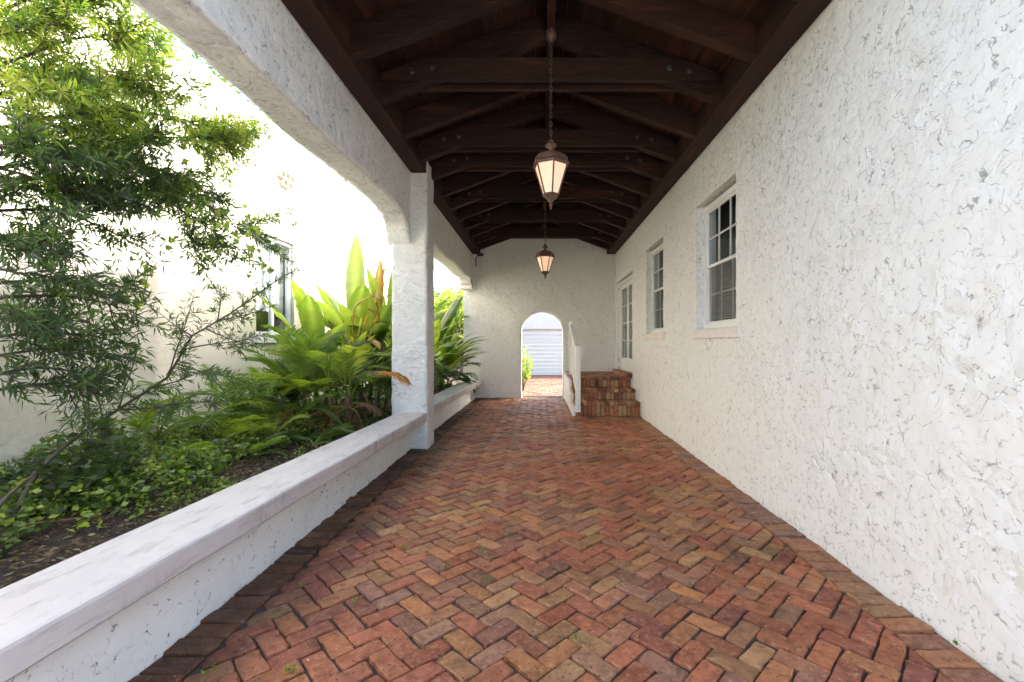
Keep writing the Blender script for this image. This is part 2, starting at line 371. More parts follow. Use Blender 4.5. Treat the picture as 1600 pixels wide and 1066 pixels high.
def fast_mesh(name, V, F, C, mat, parent=None, smooth=False):
    """numpy arrays to one tinted mesh; F is (n,3) or (n,4)"""
    me = bpy.data.meshes.new(name); o = bpy.data.objects.new(name, me); COL.objects.link(o)
    V = np.asarray(V, 'f')
    if parent is not None: o.parent = parent; V = V-np.array(origin(parent), 'f')
    k = F.shape[1]
    me.vertices.add(len(V)); me.vertices.foreach_set('co', V.ravel())
    me.loops.add(F.size); me.loops.foreach_set('vertex_index', F.ravel().astype('i'))
    me.polygons.add(len(F)); me.polygons.foreach_set('loop_start', (np.arange(len(F))*k).astype('i'))
    ca = me.color_attributes.new('tint', 'FLOAT_COLOR', 'POINT')
    arr = np.ones((len(V), 4), 'f'); arr[:, :3] = C; ca.data.foreach_set('color', arr.ravel())
    me.materials.append(MATS[mat])
    me.update(calc_edges=True); me.validate()
    if smooth: me.polygons.foreach_set('use_smooth', [True]*len(me.polygons))
    return o
def at(px, py, d):
    """a point seen at photo pixel (px, py), d metres ahead"""
    return Vector(((px-843)/711*d, d, H+(536-py)/711*d))

# ------------------------------------------------------------------ dimensions read from the photograph
XR = 1.38*H                                # face of the house wall
XL = -1.22*H; XLO = -1.435*H               # arcade wall, inner and outer face
YB = 10.75                                 # face of the end wall
Y0 = 1.50                                  # where the roof begins
PX0, PX1, PY0, PY1 = -1.40*H, -1.065*H, 4.31*H, 4.59*H   # pillar
ZBEAM = 2.609*H
XC = .075*H; HALF = 1.145*H; SLOPE = .37
def z_raft(x): return 2.618*H+SLOPE*(HALF-abs(x-XC))    # underside of the rafters
RD = .235                                               # rafter depth, measured upright

# ------------------------------------------------------------------ ground
g = MB(); g.quad((-900, -900, -.06), (900, -900, -.06), (900, 900, -.06), (-900, 900, -.06))
tag(g.build('ground', 'turf'), kind='structure')
g = MB(); g.quad((-1.6, -14, -.03), (5.5, -14, -.03), (5.5, -.9, -.03), (-1.6, -.9, -.03))
tag(g.build('driveway', 'driveway'), kind='structure')

# ------------------------------------------------------------------ herringbone pavement
BR = [(.31, .100, .058), (.34, .125, .066), (.27, .088, .055), (.37, .160, .074), (.37, .215, .110), (.32, .165, .085), (.18, .088, .060), (.24, .130, .092), (.30, .135, .082), (.23, .082, .056)]
BW = [13, 14, 9, 13, 6, 12, 8, 8, 14, 8]
def brick_tint(y=None, x=None):
    c = random.choices(BR, BW)[0]
    if x is not None:
        n = noise.noise(Vector((x*.8, y*.8, 3.3)))
        if n > .1 and random.random() < n*1.5: c = random.choice([BR[4], BR[5], BR[5], BR[3], BR[7], BR[8]])
        if n < -.1 and random.random() < -n*1.8: c = random.choice([BR[0], BR[1], BR[2], BR[1]])
    c = tuple(q*.82+w*.18 for q, w in zip(c, (.285, .105, .066)))
    k = random.uniform(.70, 1.06); return (c[0]*k, c[1]*k*random.uniform(.92, 1.04), c[2]*k*random.uniform(.78, .92))
def clip(poly, axis, lim, keep_less):
    out = []
    for i in range(len(poly)):
        a, b = poly[i], poly[(i+1) % len(poly)]
        ia = (a[axis] <= lim) if keep_less else (a[axis] >= lim); ib = (b[axis] <= lim) if keep_less else (b[axis] >= lim)
        if ia: out.append(a)
        if ia != ib:
            t = (lim-a[axis])/(b[axis]-a[axis]); out.append((a[0]+t*(b[0]-a[0]), a[1]+t*(b[1]-a[1])))
    return out
def worn_brick(mb, poly, top=0.0, depth=.05, col=(1, 1, 1), jag=.0042, rnd=.0075):
    """one worn brick: ragged outline, rounded arris, slight tilt"""
    cx = sum(p[0] for p in poly)/len(poly); cy = sum(p[1] for p in poly)/len(poly)
    out = []
    n = len(poly)
    for i in range(n):
        a, b, c = poly[i-1], poly[i], poly[(i+1) % n]
        la = math.dist(a, b); lb = math.dist(b, c); r = min(rnd*random.uniform(.5, 1.5), la*.3, lb*.3)
        out.append((b[0]+(a[0]-b[0])*r/la, b[1]+(a[1]-b[1])*r/la)); out.append((b[0]+(c[0]-b[0])*r/lb, b[1]+(c[1]-b[1])*r/lb))
        if lb > .09:
            for k in ((1, 2) if lb > .16 else (1,)):
                t = k/(3 if lb > .16 else 2); out.append((b[0]+(c[0]-b[0])*t, b[1]+(c[1]-b[1])*t))
    out = [(p[0]+random.uniform(-jag, jag), p[1]+random.uniform(-jag, jag)) for p in out]
    tx, ty = random.gauss(0, .026), random.gauss(0, .026); dz = random.gauss(0, .0032)
    zt = lambda x, y: top+dz+tx*(x-cx)+ty*(y-cy)
    m = len(out); i0 = len(mb.v); dark = tuple(q*.75 for q in col)
    rings = [(1.0, -depth), (1.0, -.010), (.985, -.0035)]
    for s, z in rings:
        for x, y in out: mb.v.append((cx+(x-cx)*s, cy+(y-cy)*s, zt(x, y)+z)); mb.c.append(col)
    ins = .006
    for x, y in out:
        d = math.hypot(x-cx, y-cy); s = max(.3, 1-ins*1.6/d); mb.v.append((cx+(x-cx)*s, cy+(y-cy)*s, zt(x, y)+random.uniform(-.0008, .0008))); mb.c.append(col)
    for k in range(len(rings)):
        for j in range(m): mb.f.append([i0+k*m+j, i0+k*m+(j+1) % m, i0+(k+1)*m+(j+1) % m, i0+(k+1)*m+j])
    mb.f.append([i0+len(rings)*m+j for j in range(m)])
    return cx, cy
pave = MB(); pave.quad((XLO, -1.2, -.016), (XR+.2, -1.2, -.016), (XR+.2, YB+.4, -.016), (XLO, YB+.4, -.016))
pavement = tag(pave.build('pavement', 'mortar_bed'), kind='structure')
BORD = .205; U = .0985; JT = .0046
polys = []
xl, xr = XL+BORD, XR-BORD
c45 = math.sqrt(.5)
for i in range(-60, 150):
    for j in range(-150, 150):
        k = (i-j) % 4
        if k == 0: r = (i, j, i+2, j+1)
        elif k == 3: r = (i, j, i+1, j+2)
        else: continue
        a, b, c, d = r[0]*U+JT, r[1]*U+JT, r[2]*U-JT, r[3]*U-JT
        pts = [(a, b), (c, b), (c, d), (a, d)]
        pts = [((x-y)*c45+.05, (x+y)*c45) for x, y in pts]
        mx = sum(p[0] for p in pts)/4; my = sum(p[1] for p in pts)/4
        if not (xl-.2 < mx < xr+.2 and -.9 < my < YB+.1): continue
        pts = clip(clip(clip(pts, 0, xr-JT, True), 0, xl+JT, False), 1, YB+.02, True)
        if len(pts) < 3: continue
        ar = abs(sum(pts[q][0]*pts[(q+1) % len(pts)][1]-pts[(q+1) % len(pts)][0]*pts[q][1] for q in range(len(pts))))/2
        if ar < .0012: continue
        # drop needle corners
        cl = []
        for q in range(len(pts)):
            if math.dist(pts[q], pts[(q+1) % len(pts)]) > .012: cl.append(pts[q])
        if len(cl) >= 3: polys.append((cl, 'f'))
y = -.9
while y < YB:
    w = random.uniform(.104, .116)
    polys.append(([(xr+JT, y), (XR-.004, y+random.uniform(-.006, .006)), (XR-.004, y+w-.009), (xr+JT, y+w-.009)], 'r')); y += w
y = -.9
while y < YB:
    w = random.uniform(.106, .120)
    polys.append(([(XL+.004, y), (xl-JT, y+random.uniform(-.006, .006)), (xl-JT, y+w-.010), (XL+.004, y+w-.010)], 'l')); y += w
def shows(poly):
    cx = sum(p[0] for p in poly)/len(poly); cy = sum(p[1] for p in poly)/len(poly)
    if cy < .5: return -1
    px = 843+711*cx/cy; py = 536+711*H/cy
    if px < 0 or px > 1600 or py > 1075: return -1
    if cx < -1.14*H+.12 and cy < PY0 and px < 843-(cy > 0)*0: pass
    ar = abs(sum(poly[q][0]*poly[(q+1) % len(poly)][1]-poly[(q+1) % len(poly)][0]*poly[q][1] for q in range(len(poly))))
    return ar/cy**3
STEP_X0, STEP_Y0 = .47*H, 6.21*H
polys = [p for p in polys if not (sum(q[0] for q in p[0])/len(p[0]) > STEP_X0+.2 and sum(q[1] for q in p[0])/len(p[0]) > STEP_Y0+.25)]
order = sorted(range(len(polys)), key=lambda k: -shows(polys[k][0]))
rest = MB()
for n, k in enumerate(order):
    poly, kind = polys[k]; cx = sum(p[0] for p in poly)/len(poly); cy = sum(p[1] for p in poly)/len(poly)
    col = brick_tint(cy, cx)
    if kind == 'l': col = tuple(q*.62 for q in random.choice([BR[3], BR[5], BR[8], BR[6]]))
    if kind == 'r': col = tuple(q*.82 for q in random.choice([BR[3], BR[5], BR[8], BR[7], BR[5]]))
    tz = noise.noise(Vector((cx*1.1, cy*1.1, 8)))*.007
    if n < 300 and shows(poly) > 0:
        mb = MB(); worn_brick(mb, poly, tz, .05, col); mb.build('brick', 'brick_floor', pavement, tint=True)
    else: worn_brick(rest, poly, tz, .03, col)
tag(rest.build('brick_field', 'brick_floor', pavement, tint=True), kind='stuff')

# courtyard beyond the arch
cy0 = YB+.02
court = MB(); court.quad((-5, YB+.4, -.016), (6, YB+.4, -.016), (6, 19.5, -.016), (-5, 19.5, -.016))
courtyard = tag(court.build('courtyard', 'stair_mortar'), kind='structure')
cb = MB(); r = 0
y = YB+.41
while y < 18.1:
    x = -2.6+(r % 2)*.115
    while x < 3.0:
        c = tuple(q*.6+.02 for q in brick_tint()); worn_brick(cb, [(x, y), (x+.222, y), (x+.222, y+.106), (x, y+.106)], 0, .03, c, .002); x += .23
    y += .114; r += 1
tag(cb.build('brick_field', 'brick_floor', courtyard, tint=True), kind='stuff')

# ------------------------------------------------------------------ house wall (right) with openings
WIN = [(4.155, 5.19), (6.60, 7.64)]; WZ0, WZ1 = 1.45, 2.85
DOOR = (8.78, 10.50); LAND = .63; DZ1 = 2.70
house = thing('house_wall', (XR, 5, 0), 'white rough stucco house wall with two sash windows and a glazed door', 'wall')
mb = MB()
holes = [(WIN[0][0], WIN[0][1], WZ0, WZ1), (WIN[1][0], WIN[1][1], WZ0, WZ1), (DOOR[0], DOOR[1], LAND-.03, DZ1)]
ys = sorted({-.4, YB+.02, *[h[0] for h in holes], *[h[1] for h in holes]}); zs = sorted({-.05, 3.62, *[h[2] for h in holes], *[h[3] for h in holes]})
for a, b in zip(ys, ys[1:]):
    for c, d in zip(zs, zs[1:]):
        my, mz = (a+b)/2, (c+d)/2
        if any(h[0] < my < h[1] and h[2] < mz < h[3] for h in holes): continue
        mb.patch((XR, b, c), (XR, a, c), (XR, a, d), (XR, b, d), .05)
for y0, y1, z0, z1 in holes:
    X2 = XR+.22
    mb.patch((XR, y0, z0), (X2, y0, z0), (X2, y0, z1), (XR, y0, z1), .04); mb.patch((XR, y1, z1), (X2, y1, z1), (X2, y1, z0), (XR, y1, z0), .04)
    mb.patch((XR, y0, z1), (X2, y0, z1), (X2, y1, z1), (XR, y1, z1), .04); mb.patch((XR, y1, z0), (X2, y1, z0), (X2, y0, z0), (XR, y0, z0), .04)
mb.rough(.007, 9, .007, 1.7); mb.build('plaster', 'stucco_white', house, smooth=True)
mb = MB(); X2, X3 = XR+.2, XR+3.2
mb.quad((X3, -.38, -.1), (X3, 12, -.1), (X3, 12, 4.0), (X3, -.38, 4.0)); mb.quad((X2, -.38, -.1), (X3, -.38, -.1), (X3, -.38, 4), (X2, -.38, 4)); mb.quad((X2, 12, -.1), (X2, 12, 4), (X3, 12, 4), (X3, 12, -.1))
mb.quad((XR-.0, -.4, 4), (X3, -.38, 4), (X3, 12, 4), (XR-.0, 12, 4)); mb.quad((X2, -.38, -.1), (X2, 12, -.1), (X3, 12, -.1), (X3, -.38, -.1))
mb.quad((XR+.02, -.4, 3.55), (XR+.02, 12, 3.55), (XR+.02, 12, 4.0), (XR+.02, -.4, 4.0))
mb.build('room', 'room_dark', house)
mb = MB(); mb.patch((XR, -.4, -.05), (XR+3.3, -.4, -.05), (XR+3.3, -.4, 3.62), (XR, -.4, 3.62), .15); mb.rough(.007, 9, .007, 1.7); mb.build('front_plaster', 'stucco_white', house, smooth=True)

def sash_window(y0, y1, xg):
    """double-hung window, three by two panes in each sash"""
    z0, z1 = WZ0+.012, WZ1-.02; fw = .055
    fr = MB()
    fr.box(xg-.012, xg+.07, y0, y0+fw, z0, z1); fr.box(xg-.012, xg+.07, y1-fw, y1, z0, z1)
    fr.box(xg-.010, xg+.07, y0+fw, y1-fw, z1-fw, z1); fr.box(xg-.016, xg+.07, y0+fw, y1-fw, z0, z0+fw*.8)
    w = fr.build('window', 'white_paint', house, bevel=.004)
    zm = (z0+z1)/2
    for k, (a, b, dx) in enumerate(((zm-.015, z1-fw, .0), (z0+fw*.8, zm+.022, .028))):
        sx0, sx1 = xg+.004+dx*0+(.026 if k == 1 else 0), xg+.030+(.026 if k == 1 else 0); ya, yb = y0+fw, y1-fw; st = .032
        if k == 0: sx0, sx1 = xg+.004, xg+.030
        s = MB(); s.box(sx0, sx1, ya, ya+st, a, b); s.box(sx0, sx1, yb-st, yb, a, b); s.box(sx0+.001, sx1-.001, ya+st, yb-st, b-st, b); s.box(sx0+.001, sx1-.001, ya+st, yb-st, a, a+st)
        so = s.build('sash', 'white_paint', w, bevel=.003)
        gy0, gy1, gz0, gz1 = ya+st, yb-st, a+st, b-st; mt = .016
        for c in (1, 2):
            yy = gy0+(gy1-gy0)*c/3; m = MB(); m.box(sx0+.006, sx1-.004, yy-mt/2, yy+mt/2, gz0, gz1); m.build('muntin', 'white_paint', w)
        zz = (gz0+gz1)/2; m = MB(); m.box(sx0+.0045, sx1-.006, gy0, gy1, zz-mt/2, zz+mt/2); m.build('muntin', 'white_paint', w)
        for c in range(3):
            for r in range(2):
                pa, pb = gy0+(gy1-gy0)*c/3+mt/2, gy0+(gy1-gy0)*(c+1)/3-mt/2; qa, qb = (gz0, zz-mt/2) if r == 0 else (zz+mt/2, gz1)
                p = MB(); p.box((sx0+sx1)/2-.002, (sx0+sx1)/2+.002, pa, pb, qa, qb); p.build('pane', 'window_glass', w)
        if k == 1:
            sc = MB(); sc.quad((sx0-.012, gy0, gz0), (sx0-.012, gy1, gz0), (sx0-.012, gy1, gz1), (sx0-.012, gy0, gz1)); sc.build('insect_screen', 'insect_screen', w)
    bl = MB(); z = z0+.05
    while z < z1-.05: bl.quad((xg+.11, y0+.05, z), (xg+.11, y1-.05, z), (xg+.135, y1-.05, z+.02), (xg+.135, y0+.05, z+.02)); z += .027
    bl.build('blind_slats', 'blind', w)
    s = MB(); s.patch((XR-.028, y1+.05, WZ0-.098), (XR-.028, y0-.09, WZ0-.098), (XR-.028, y0-.09, WZ0-.004), (XR-.028, y1+.05, WZ0-.004), .05)
    s.patch((XR-.028, y1+.05, WZ0-.004), (XR-.028, y0-.09, WZ0-.004), (XR+.02, y0-.09, WZ0+.006), (XR+.02, y1+.05, WZ0+.006), .05)
    s.patch((XR-.028, y0-.09, WZ0-.098), (XR+.02, y0-.09, WZ0-.098), (XR+.02, y0-.09, WZ0+.006), (XR-.028, y0-.09, WZ0-.004), .05)
    s.patch((XR+.02, y1+.05, WZ0-.098), (XR-.028, y1+.05, WZ0-.098), (XR-.028, y1+.05, WZ0-.004), (XR+.02, y1+.05, WZ0+.006), .05)
    s.patch((XR+.02, y1+.05, WZ0-.098), (XR+.02, y0-.09, WZ0-.098), (XR-.028, y0-.09, WZ0-.098), (XR-.028, y1+.05, WZ0-.098), .05)
    s.rough(.004, 8, .002, 2); s.build('sill', 'sill_paint', w, smooth=False)
    s = MB(); s.box(xg-.02, xg+.07, y0+.004, y1-.004, WZ0-.004, z0+.006); s.build('inner_sill', 'white_paint', w, bevel=.003)
for y0, y1 in WIN: sash_window(y0, y1, XR+.092)

def glazed_door():
    xg = XR+.075; y0, y1 = DOOR; z0, z1 = LAND+.075, DZ1-.02; fw = .07
    f = MB(); f.box(xg-.02, xg+.09, y0, y0+fw, z0, z1); f.box(xg-.02, xg+.09, y1-fw, y1, z0, z1); f.box(xg-.018, xg+.09, y0+fw, y1-fw, z1-fw, z1)
    d = f.build('door', 'white_paint', house, bevel=.004)
    ym = (y0+y1)/2
    for a, b in ((y0+fw+.003, ym-.004), (ym+.004, y1-fw-.003)):
        st = .095; x0, x1 = xg, xg+.045; ga, gb, gz0, gz1 = a+st, b-st, z0+.27, z1-fw-.11
        l = MB(); l.box(x0, x1, a, ga, z0, z1-fw-.004); l.box(x0, x1, gb, b, z0, z1-fw-.004); l.box(x0+.001, x1-.001, ga, gb, z0, gz0); l.box(x0+.001, x1-.001, ga, gb, gz1, z1-fw-.004)
        l.build('leaf_frame', 'white_paint', d, bevel=.003)
        yy = (ga+gb)/2; m = MB(); m.box(x0+.006, x1-.01, yy-.011, yy+.011, gz0, gz1); m.build('muntin', 'white_paint', d)
        for r in range(1, 4):
            zz = gz0+(gz1-gz0)*r/4; m = MB(); m.box(x0+.0045, x1-.012, ga, gb, zz-.011, zz+.011); m.build('muntin', 'white_paint', d)
        for r in range(4):
            for pa, pb in ((ga, yy-.011), (yy+.011, gb)):
                p = MB(); p.box(x0+.018, x0+.023, pa, pb, gz0+(gz1-gz0)*r/4+.011, gz0+(gz1-gz0)*(r+1)/4-.011); p.build('pane', 'window_glass', d)
    k = MB(); k.tube([(xg, ym+.06, z0+.93), (xg-.05, ym+.06, z0+.93), (xg-.055, ym-.04, z0+.93)], .009, 8); k.build('handle', 'steel_grey', d, smooth=True)
    t = MB(); t.box(xg-.06, xg+.09, y0+.002, y1-.002, LAND+.002, z0-.004); t.build('threshold', 'white_paint', d, bevel=.004)
glazed_door()

# ------------------------------------------------------------------ end wall with arched passage
end = thing('end_wall', (0, YB, 0), 'white rough stucco end wall with a round-headed archway', 'wall')
AX0, AX1, ASP, ATOP = -.43, .555, 1.55, 2.045
acx, arx = (AX0+AX1)/2, (AX1-AX0)/2
mb = MB(); XE0, XE1 = -1.80, XR+.05; T = .30
def ztop(x): return z_raft(x)+RD-.01
R_ = .05
mb.patch((XE0, YB, -.03), (AX0, YB, -.03), (AX0, YB, ASP), (XE0, YB, ASP), R_); mb.patch((AX1, YB, -.03), (XE1, YB, -.03), (XE1, YB, ASP), (AX1, YB, ASP), R_)
NA = 20
arch = [(acx-arx*math.cos(math.pi*k/NA), ASP+(ATOP-ASP)*math.sin(math.pi*k/NA)) for k in range(NA+1)]
for (xa, za), (xb, zb) in zip(arch, arch[1:]): mb.patch((xa, YB, za), (xb, YB, zb), (xb, YB, ztop(xb)), (xa, YB, ztop(xa)), R_)
mb.patch((XE0, YB, ASP), (AX0, YB, ASP), (AX0, YB, ztop(AX0)), (XE0, YB, ztop(XE0)), R_); mb.patch((AX1, YB, ASP), (XE1, YB, ASP), (XE1, YB, ztop(XE1)), (AX1, YB, ztop(AX1)), R_)
for (xa, za), (xb, zb) in zip([(AX0, -.03), (AX0, ASP)]+arch[1:-1], arch[:1][1:]+[(AX0, ASP)]+arch[1:]): pass
path = [(AX0, -.03)]+arch+[(AX1, -.03)]
for (xa, za), (xb, zb) in zip(path, path[1:]): mb.patch((xa, YB, za), (xa, YB+T, za), (xb, YB+T, zb), (xb, YB, zb), R_)
mb.patch((XE0, YB+T, -.03), (XE0, YB, -.03), (XE0, YB, ztop(XE0)), (XE0, YB+T, ztop(XE0)), R_)
# far face
def back(xa, za, xb, zb, zc, zd): mb.patch((xb, YB+T, zb), (xa, YB+T, za), (xa, YB+T, zc), (xb, YB+T, zd), .25)
back(XE0, -.03, AX0, -.03, ztop(XE0), ztop(AX0)); back(AX1, -.03, XE1, -.03, ztop(AX1), ztop(XE1))
for (xa, za), (xb, zb) in zip(arch, arch[1:]): back(xa, za, xb, zb, ztop(xa), ztop(xb))
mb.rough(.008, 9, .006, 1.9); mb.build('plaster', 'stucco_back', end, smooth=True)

# ------------------------------------------------------------------ arcade: header wall with corbels, pillar
arcade = thing('arcade', (XL, 0, 0), 'white stucco arcade header with corbelled ends on a square pillar', 'arcade')
ZH1, ZH2 = 2.19*H, 2.14*H
def header(y0, y1, zflat, c0, c1):
    """y0..y1 opening; corbel drop at the near (c0) and far (c1) end"""
    ys = list(np.linspace(y0, y1, max(8, int((y1-y0)/.04))))
    def zb(y):
        z = zflat+.012*math.sin(y*3.1)
        for e, d in ((y-y0, c0), (y1-y, c1)):
            if d and e < .46:
                t = 1-e/.46; z -= d*(.10*t+.55*max(0, (t-.45)/.55)**1.2+.35*max(0, (t-.75)/.25)**.6)+.045*abs(math.sin(t*9.5))*t**.5
        return z
    mb = MB()
    for a, b in zip(ys, ys[1:]):
        mb.patch((XL, b, zb(b)), (XL, a, zb(a)), (XL, a, 3.56), (XL, b, 3.56), .04)
        mb.patch((XLO, b, zb(b)+.012), (XLO, a, zb(a)+.012), (XL, a, zb(a)), (XL, b, zb(b)), .04)
        mb.patch((XLO, a, zb(a)+.012), (XLO, b, zb(b)+.012), (XLO, b, 3.42), (XLO, a, 3.42), .12)
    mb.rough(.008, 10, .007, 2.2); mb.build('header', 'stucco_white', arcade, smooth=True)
header(.62, PY0+.03, ZH1, .2, .34); header(PY1-.03, YB+.01, ZH2, .2, 0)
def pillar(y0, y1, zt):
    mb = MB()
    for a, b in (((PX0, y0), (PX1, y0)), ((PX1, y0), (PX1, y1)), ((PX1, y1), (PX0, y1)), ((PX0, y1), (PX0, y0))):
        mb.patch((*a, -.03), (*b, -.03), (*b, zt), (*a, zt), .035)
    mb.patch((PX0, y0, zt), (PX1, y0, zt), (PX1, y1, zt), (PX0, y1, zt), .06)
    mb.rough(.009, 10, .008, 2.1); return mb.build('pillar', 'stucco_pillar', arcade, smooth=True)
pillar(PY0, PY1, 3.55); pillar(.27, .62, 3.50)
pp = MB(); ZP = 3.86  # unseen parapet, added to lift the tile row's shadow up the neighbour's wall
for xa, xb in ((XLO+.006, XLO+.006), (XLO+.25, XLO+.25)): pp.patch((xa, 1.3, 3.40), (xa, YB+.3, 3.40), (xa, YB+.3, ZP), (xa, 1.3, ZP), .3)
pp.build('parapet', 'stucco_white', arcade)
cp = MB(); y = 1.3
while y < YB+.3:
    i0 = len(cp.v); n = 9
    for x, z in ((XLO+.27, ZP+.05), (XLO-.10, ZP)):
        for j in range(n):
            a = math.pi*j/(n-1); cp.v.append((x, y+.15+.105*math.cos(a), z+.13*math.sin(a))); cp.c.append((1, 1, 1))
    for j in range(n-1): cp.f.append([i0+j, i0+j+1, i0+n+j+1, i0+n+j])
    cp.f.append([i0+j for j in range(n)]); cp.f.append([i0+n+j for j in range(n)]); y += .30
cp.quad((XLO+.27, 1.3, ZP+.045), (XLO+.27, YB+.3, ZP+.045), (XLO-.09, YB+.3, ZP+.005), (XLO-.09, 1.3, ZP+.005))
tag(cp.build('coping_tile_row', 'clay_tile', arcade), kind='stuff')
cbm = MB()
for x0, x1, y0, z0, z1 in ((XLO+.02, XL+.012, YB-.16, ZH2-.20, ZH2-.11), (XLO+.0, XL+.03, YB-.20, ZH2-.235, ZH2-.195), (XLO+.0, XL+.004, YB-.24, ZH2-.11, ZH2+.02)):
    cbm.box(x0, x1, y0, YB+.02, z0, z1)
cbm.build('corbel', 'stucco_pillar', arcade, bevel=.01)

# ------------------------------------------------------------------ planter walls with painted caps
def planter(y0, y1, xi0, xi1, xo0, xo1, label, xw0=XL, xw1=XL):
    t = thing('planter_wall', (XL, y0, 0), label, 'wall', 'planter walls along the paved passage')
    zt = .34*H; zb = zt-.085*H
    mb = MB(); mb.patch((xw1, y1, -.03), (xw0, y0, -.03), (xw0, y0, zb+.02), (xw1, y1, zb+.02), .05)
    mb.patch((XLO+.04, y0, -.03), (XLO+.04, y1, -.03), (XLO+.04, y1, zb+.02), (XLO+.04, y0, zb+.02), .2)
    mb.patch((xw0, y0, -.03), (XLO+.04, y0, -.03), (XLO+.04, y0, zb+.02), (xw0, y0, zb+.02), .1)
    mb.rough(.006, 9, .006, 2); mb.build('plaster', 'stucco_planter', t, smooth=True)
    n = int((y1-y0)/.06); rows = []
    cap = MB(); prof = [(0, 0), (0, 1)]
    for k in range(n+1):
        f = k/n; y = y0+(y1-y0)*f; xi = xi0+(xi1-xi0)*f; xo = xo0+(xo1-xo0)*f
        wv = .006*noise.noise(Vector((y*2.2, 1, 0))); wz = .005*noise.noise(Vector((y*1.6, 5, 0)))
        pr = [(xo-wv, zb), (xo-wv, zt-.014), (xo+.014-wv, zt), ((xo+xi)/2, zt+.006), (xi-.016+wv, zt), (xi-.004+wv, zt-.005), (xi+wv, zt-.016), (xi+wv, zb+.010), (xi-.008+wv, zb)]
        rows.append([cap.add((a, y, b+wz)) for a, b in pr])
    m = len(rows[0])
    for a, b in zip(rows, rows[1:]):
        for j in range(m): cap.f.append([a[j], a[(j+1) % m], b[(j+1) % m], b[j]])
    cap.f.append(rows[0][::-1]); cap.f.append(rows[-1])
    cap.build('cap', 'cap_paint', t, smooth=False)
    return t
planter(-.9, PY0+.02, -1.215*H, -1.068*H, -1.53*H, -1.345*H, 'low white planter wall with a broad stained cap running to the pillar')
planter(PY1-.02, YB+.02, -1.13*H, -1.03*H, -1.36*H, -1.33*H, 'short low white planter wall between the pillar and the end wall', XL, -1.16*H)

# ------------------------------------------------------------------ timber roof
roof = thing('porch_roof', (XC, Y0, 3.4), 'dark stained open timber gable roof over the passage', 'roof')
def beam(x0, x1, y0, y1):
    mb = MB(); mb.prism([(x0, y0, ZBEAM), (x1, y0, ZBEAM), (x1, y0, z_raft(x1)+RD-.004), (x0, y0, z_raft(x0)+RD-.004)], (0, y1-y0, 0))
    mb.build('wall_beam', 'timber_long', roof, bevel=.006)
beam(XL+.004, -1.072*H, Y0, PY0+.006); beam(XL+.004, -1.072*H, PY1-.006, YB-.01); beam(1.222*H, XR-.006, Y0, YB-.01)
mb = MB(); mb.box(XC-.032, XC+.032, Y0, YB-.01, z_raft(XC)+.02, z_raft(XC)+RD-.03); mb.build('ridge_board', 'timber_long', roof, bevel=.004)
xin = {-1: -1.072*H-.003, 1: 1.222*H+.003}
trusses = [(1.20, 0), (1.64, 1), (2.13, 0), (2.61, 0), (3.08, 1), (3.60, 0), (4.08, 1), (4.54, 1), (5.05, 0), (5.54, 1), (6.02, 0), (6.50, 1), (7.00, 0), (7.50, 1), (7.95, 0)]
TH = .058
for d, collar in trusses:
    y = d*H
    for s in (-1, 1):
        x0 = xin[s]; x1 = XC+s*.033
        mb = MB(); j = [random.uniform(-.004, .004) for _ in range(2)]
        mb.prism([(x0, y-TH, z_raft(x0)+j[0]), (x1, y-TH, z_raft(x1)+j[0]), (x1, y-TH, z_raft(x1)+RD-.003), (x0, y-TH, z_raft(x0)+RD-.003)], (0, TH*1.7, 0))
        mb.build('rafter', 'timber_cross', roof, bevel=.005)
    if collar:
        zc0, zc1 = 2.733*H, 2.885*H
        for f in (-1, 1):
            yy = y-TH-.044 if f < 0 else y+TH*.7+.002
            pts = []
            for s in (-1, 1):
                xa = XC+s*(HALF-(zc0-2.618*H)/SLOPE+.36); xb = XC+s*(HALF-(zc1-2.618*H-RD*.86)/SLOPE)
                xa = XC+s*min(abs(xa-XC), HALF-.03)
                zx = min(zc1, z_raft(xa)+RD*.86)
                pts.append((xa, zc0, xb, zc1, zx))
            (la, _, lb, _, lz), (ra, _, rb, _, rz) = pts
            poly = [(la, yy, max(zc0, z_raft(la))), (XC-(HALF-(zc0-2.618*H)/SLOPE), yy, zc0), (XC+(HALF-(zc0-2.618*H)/SLOPE), yy, zc0), (ra, yy, max(zc0, z_raft(ra))), (ra, yy, rz), (rb, yy, zc1), (lb, yy, zc1), (la, yy, lz)]
            poly = [(la, yy, zc0), (ra, yy, zc0), (ra, yy, rz), (rb, yy, zc1), (lb, yy, zc1), (la, yy, lz)] if lz > zc0 else poly
            mb = MB(); mb.prism(poly, (0, .042, 0)); co = mb.build('collar_tie', 'timber_cross', roof, bevel=.004)
            if f < 0:
                for s in (-1, 1):
                    for e in (.30, .47):
                        bx = XC+s*(HALF-e); bz = zc0+.075+ (e-.30)*.16
                        b = MB(); b.lathe([(.026, 0), (.026, .012), (.016, .02)], (0, 0, 0), 8)
                        b.v = [(bx+p[0], yy-p[2]+.004, bz+p[1]) for p in b.v]; b.build('bolt', 'dark_iron', roof)
# ceiling planks
for s in (-1, 1):
    k = 0; w = .138
    lim = abs(XLO+.2-XC) if s < 0 else XR-.01-XC
    while k*w < lim-.02:
        a, b = k*w+.0015, min((k+1)*w-.0025, lim); x0, x1 = XC+s*a, XC+s*b; dz = random.uniform(0, .004)
        mb = MB(); mb.prism([(x0, Y0-.12, z_raft(x0)+RD+dz), (x1, Y0-.12, z_raft(x1)+RD+dz), (x1, Y0-.12, z_raft(x1)+RD+dz+.022), (x0, Y0-.12, z_raft(x0)+RD+dz+.022)], (0, YB+.45-Y0, 0))
        mb.build('plank', 'plank_wood', roof); k += 1
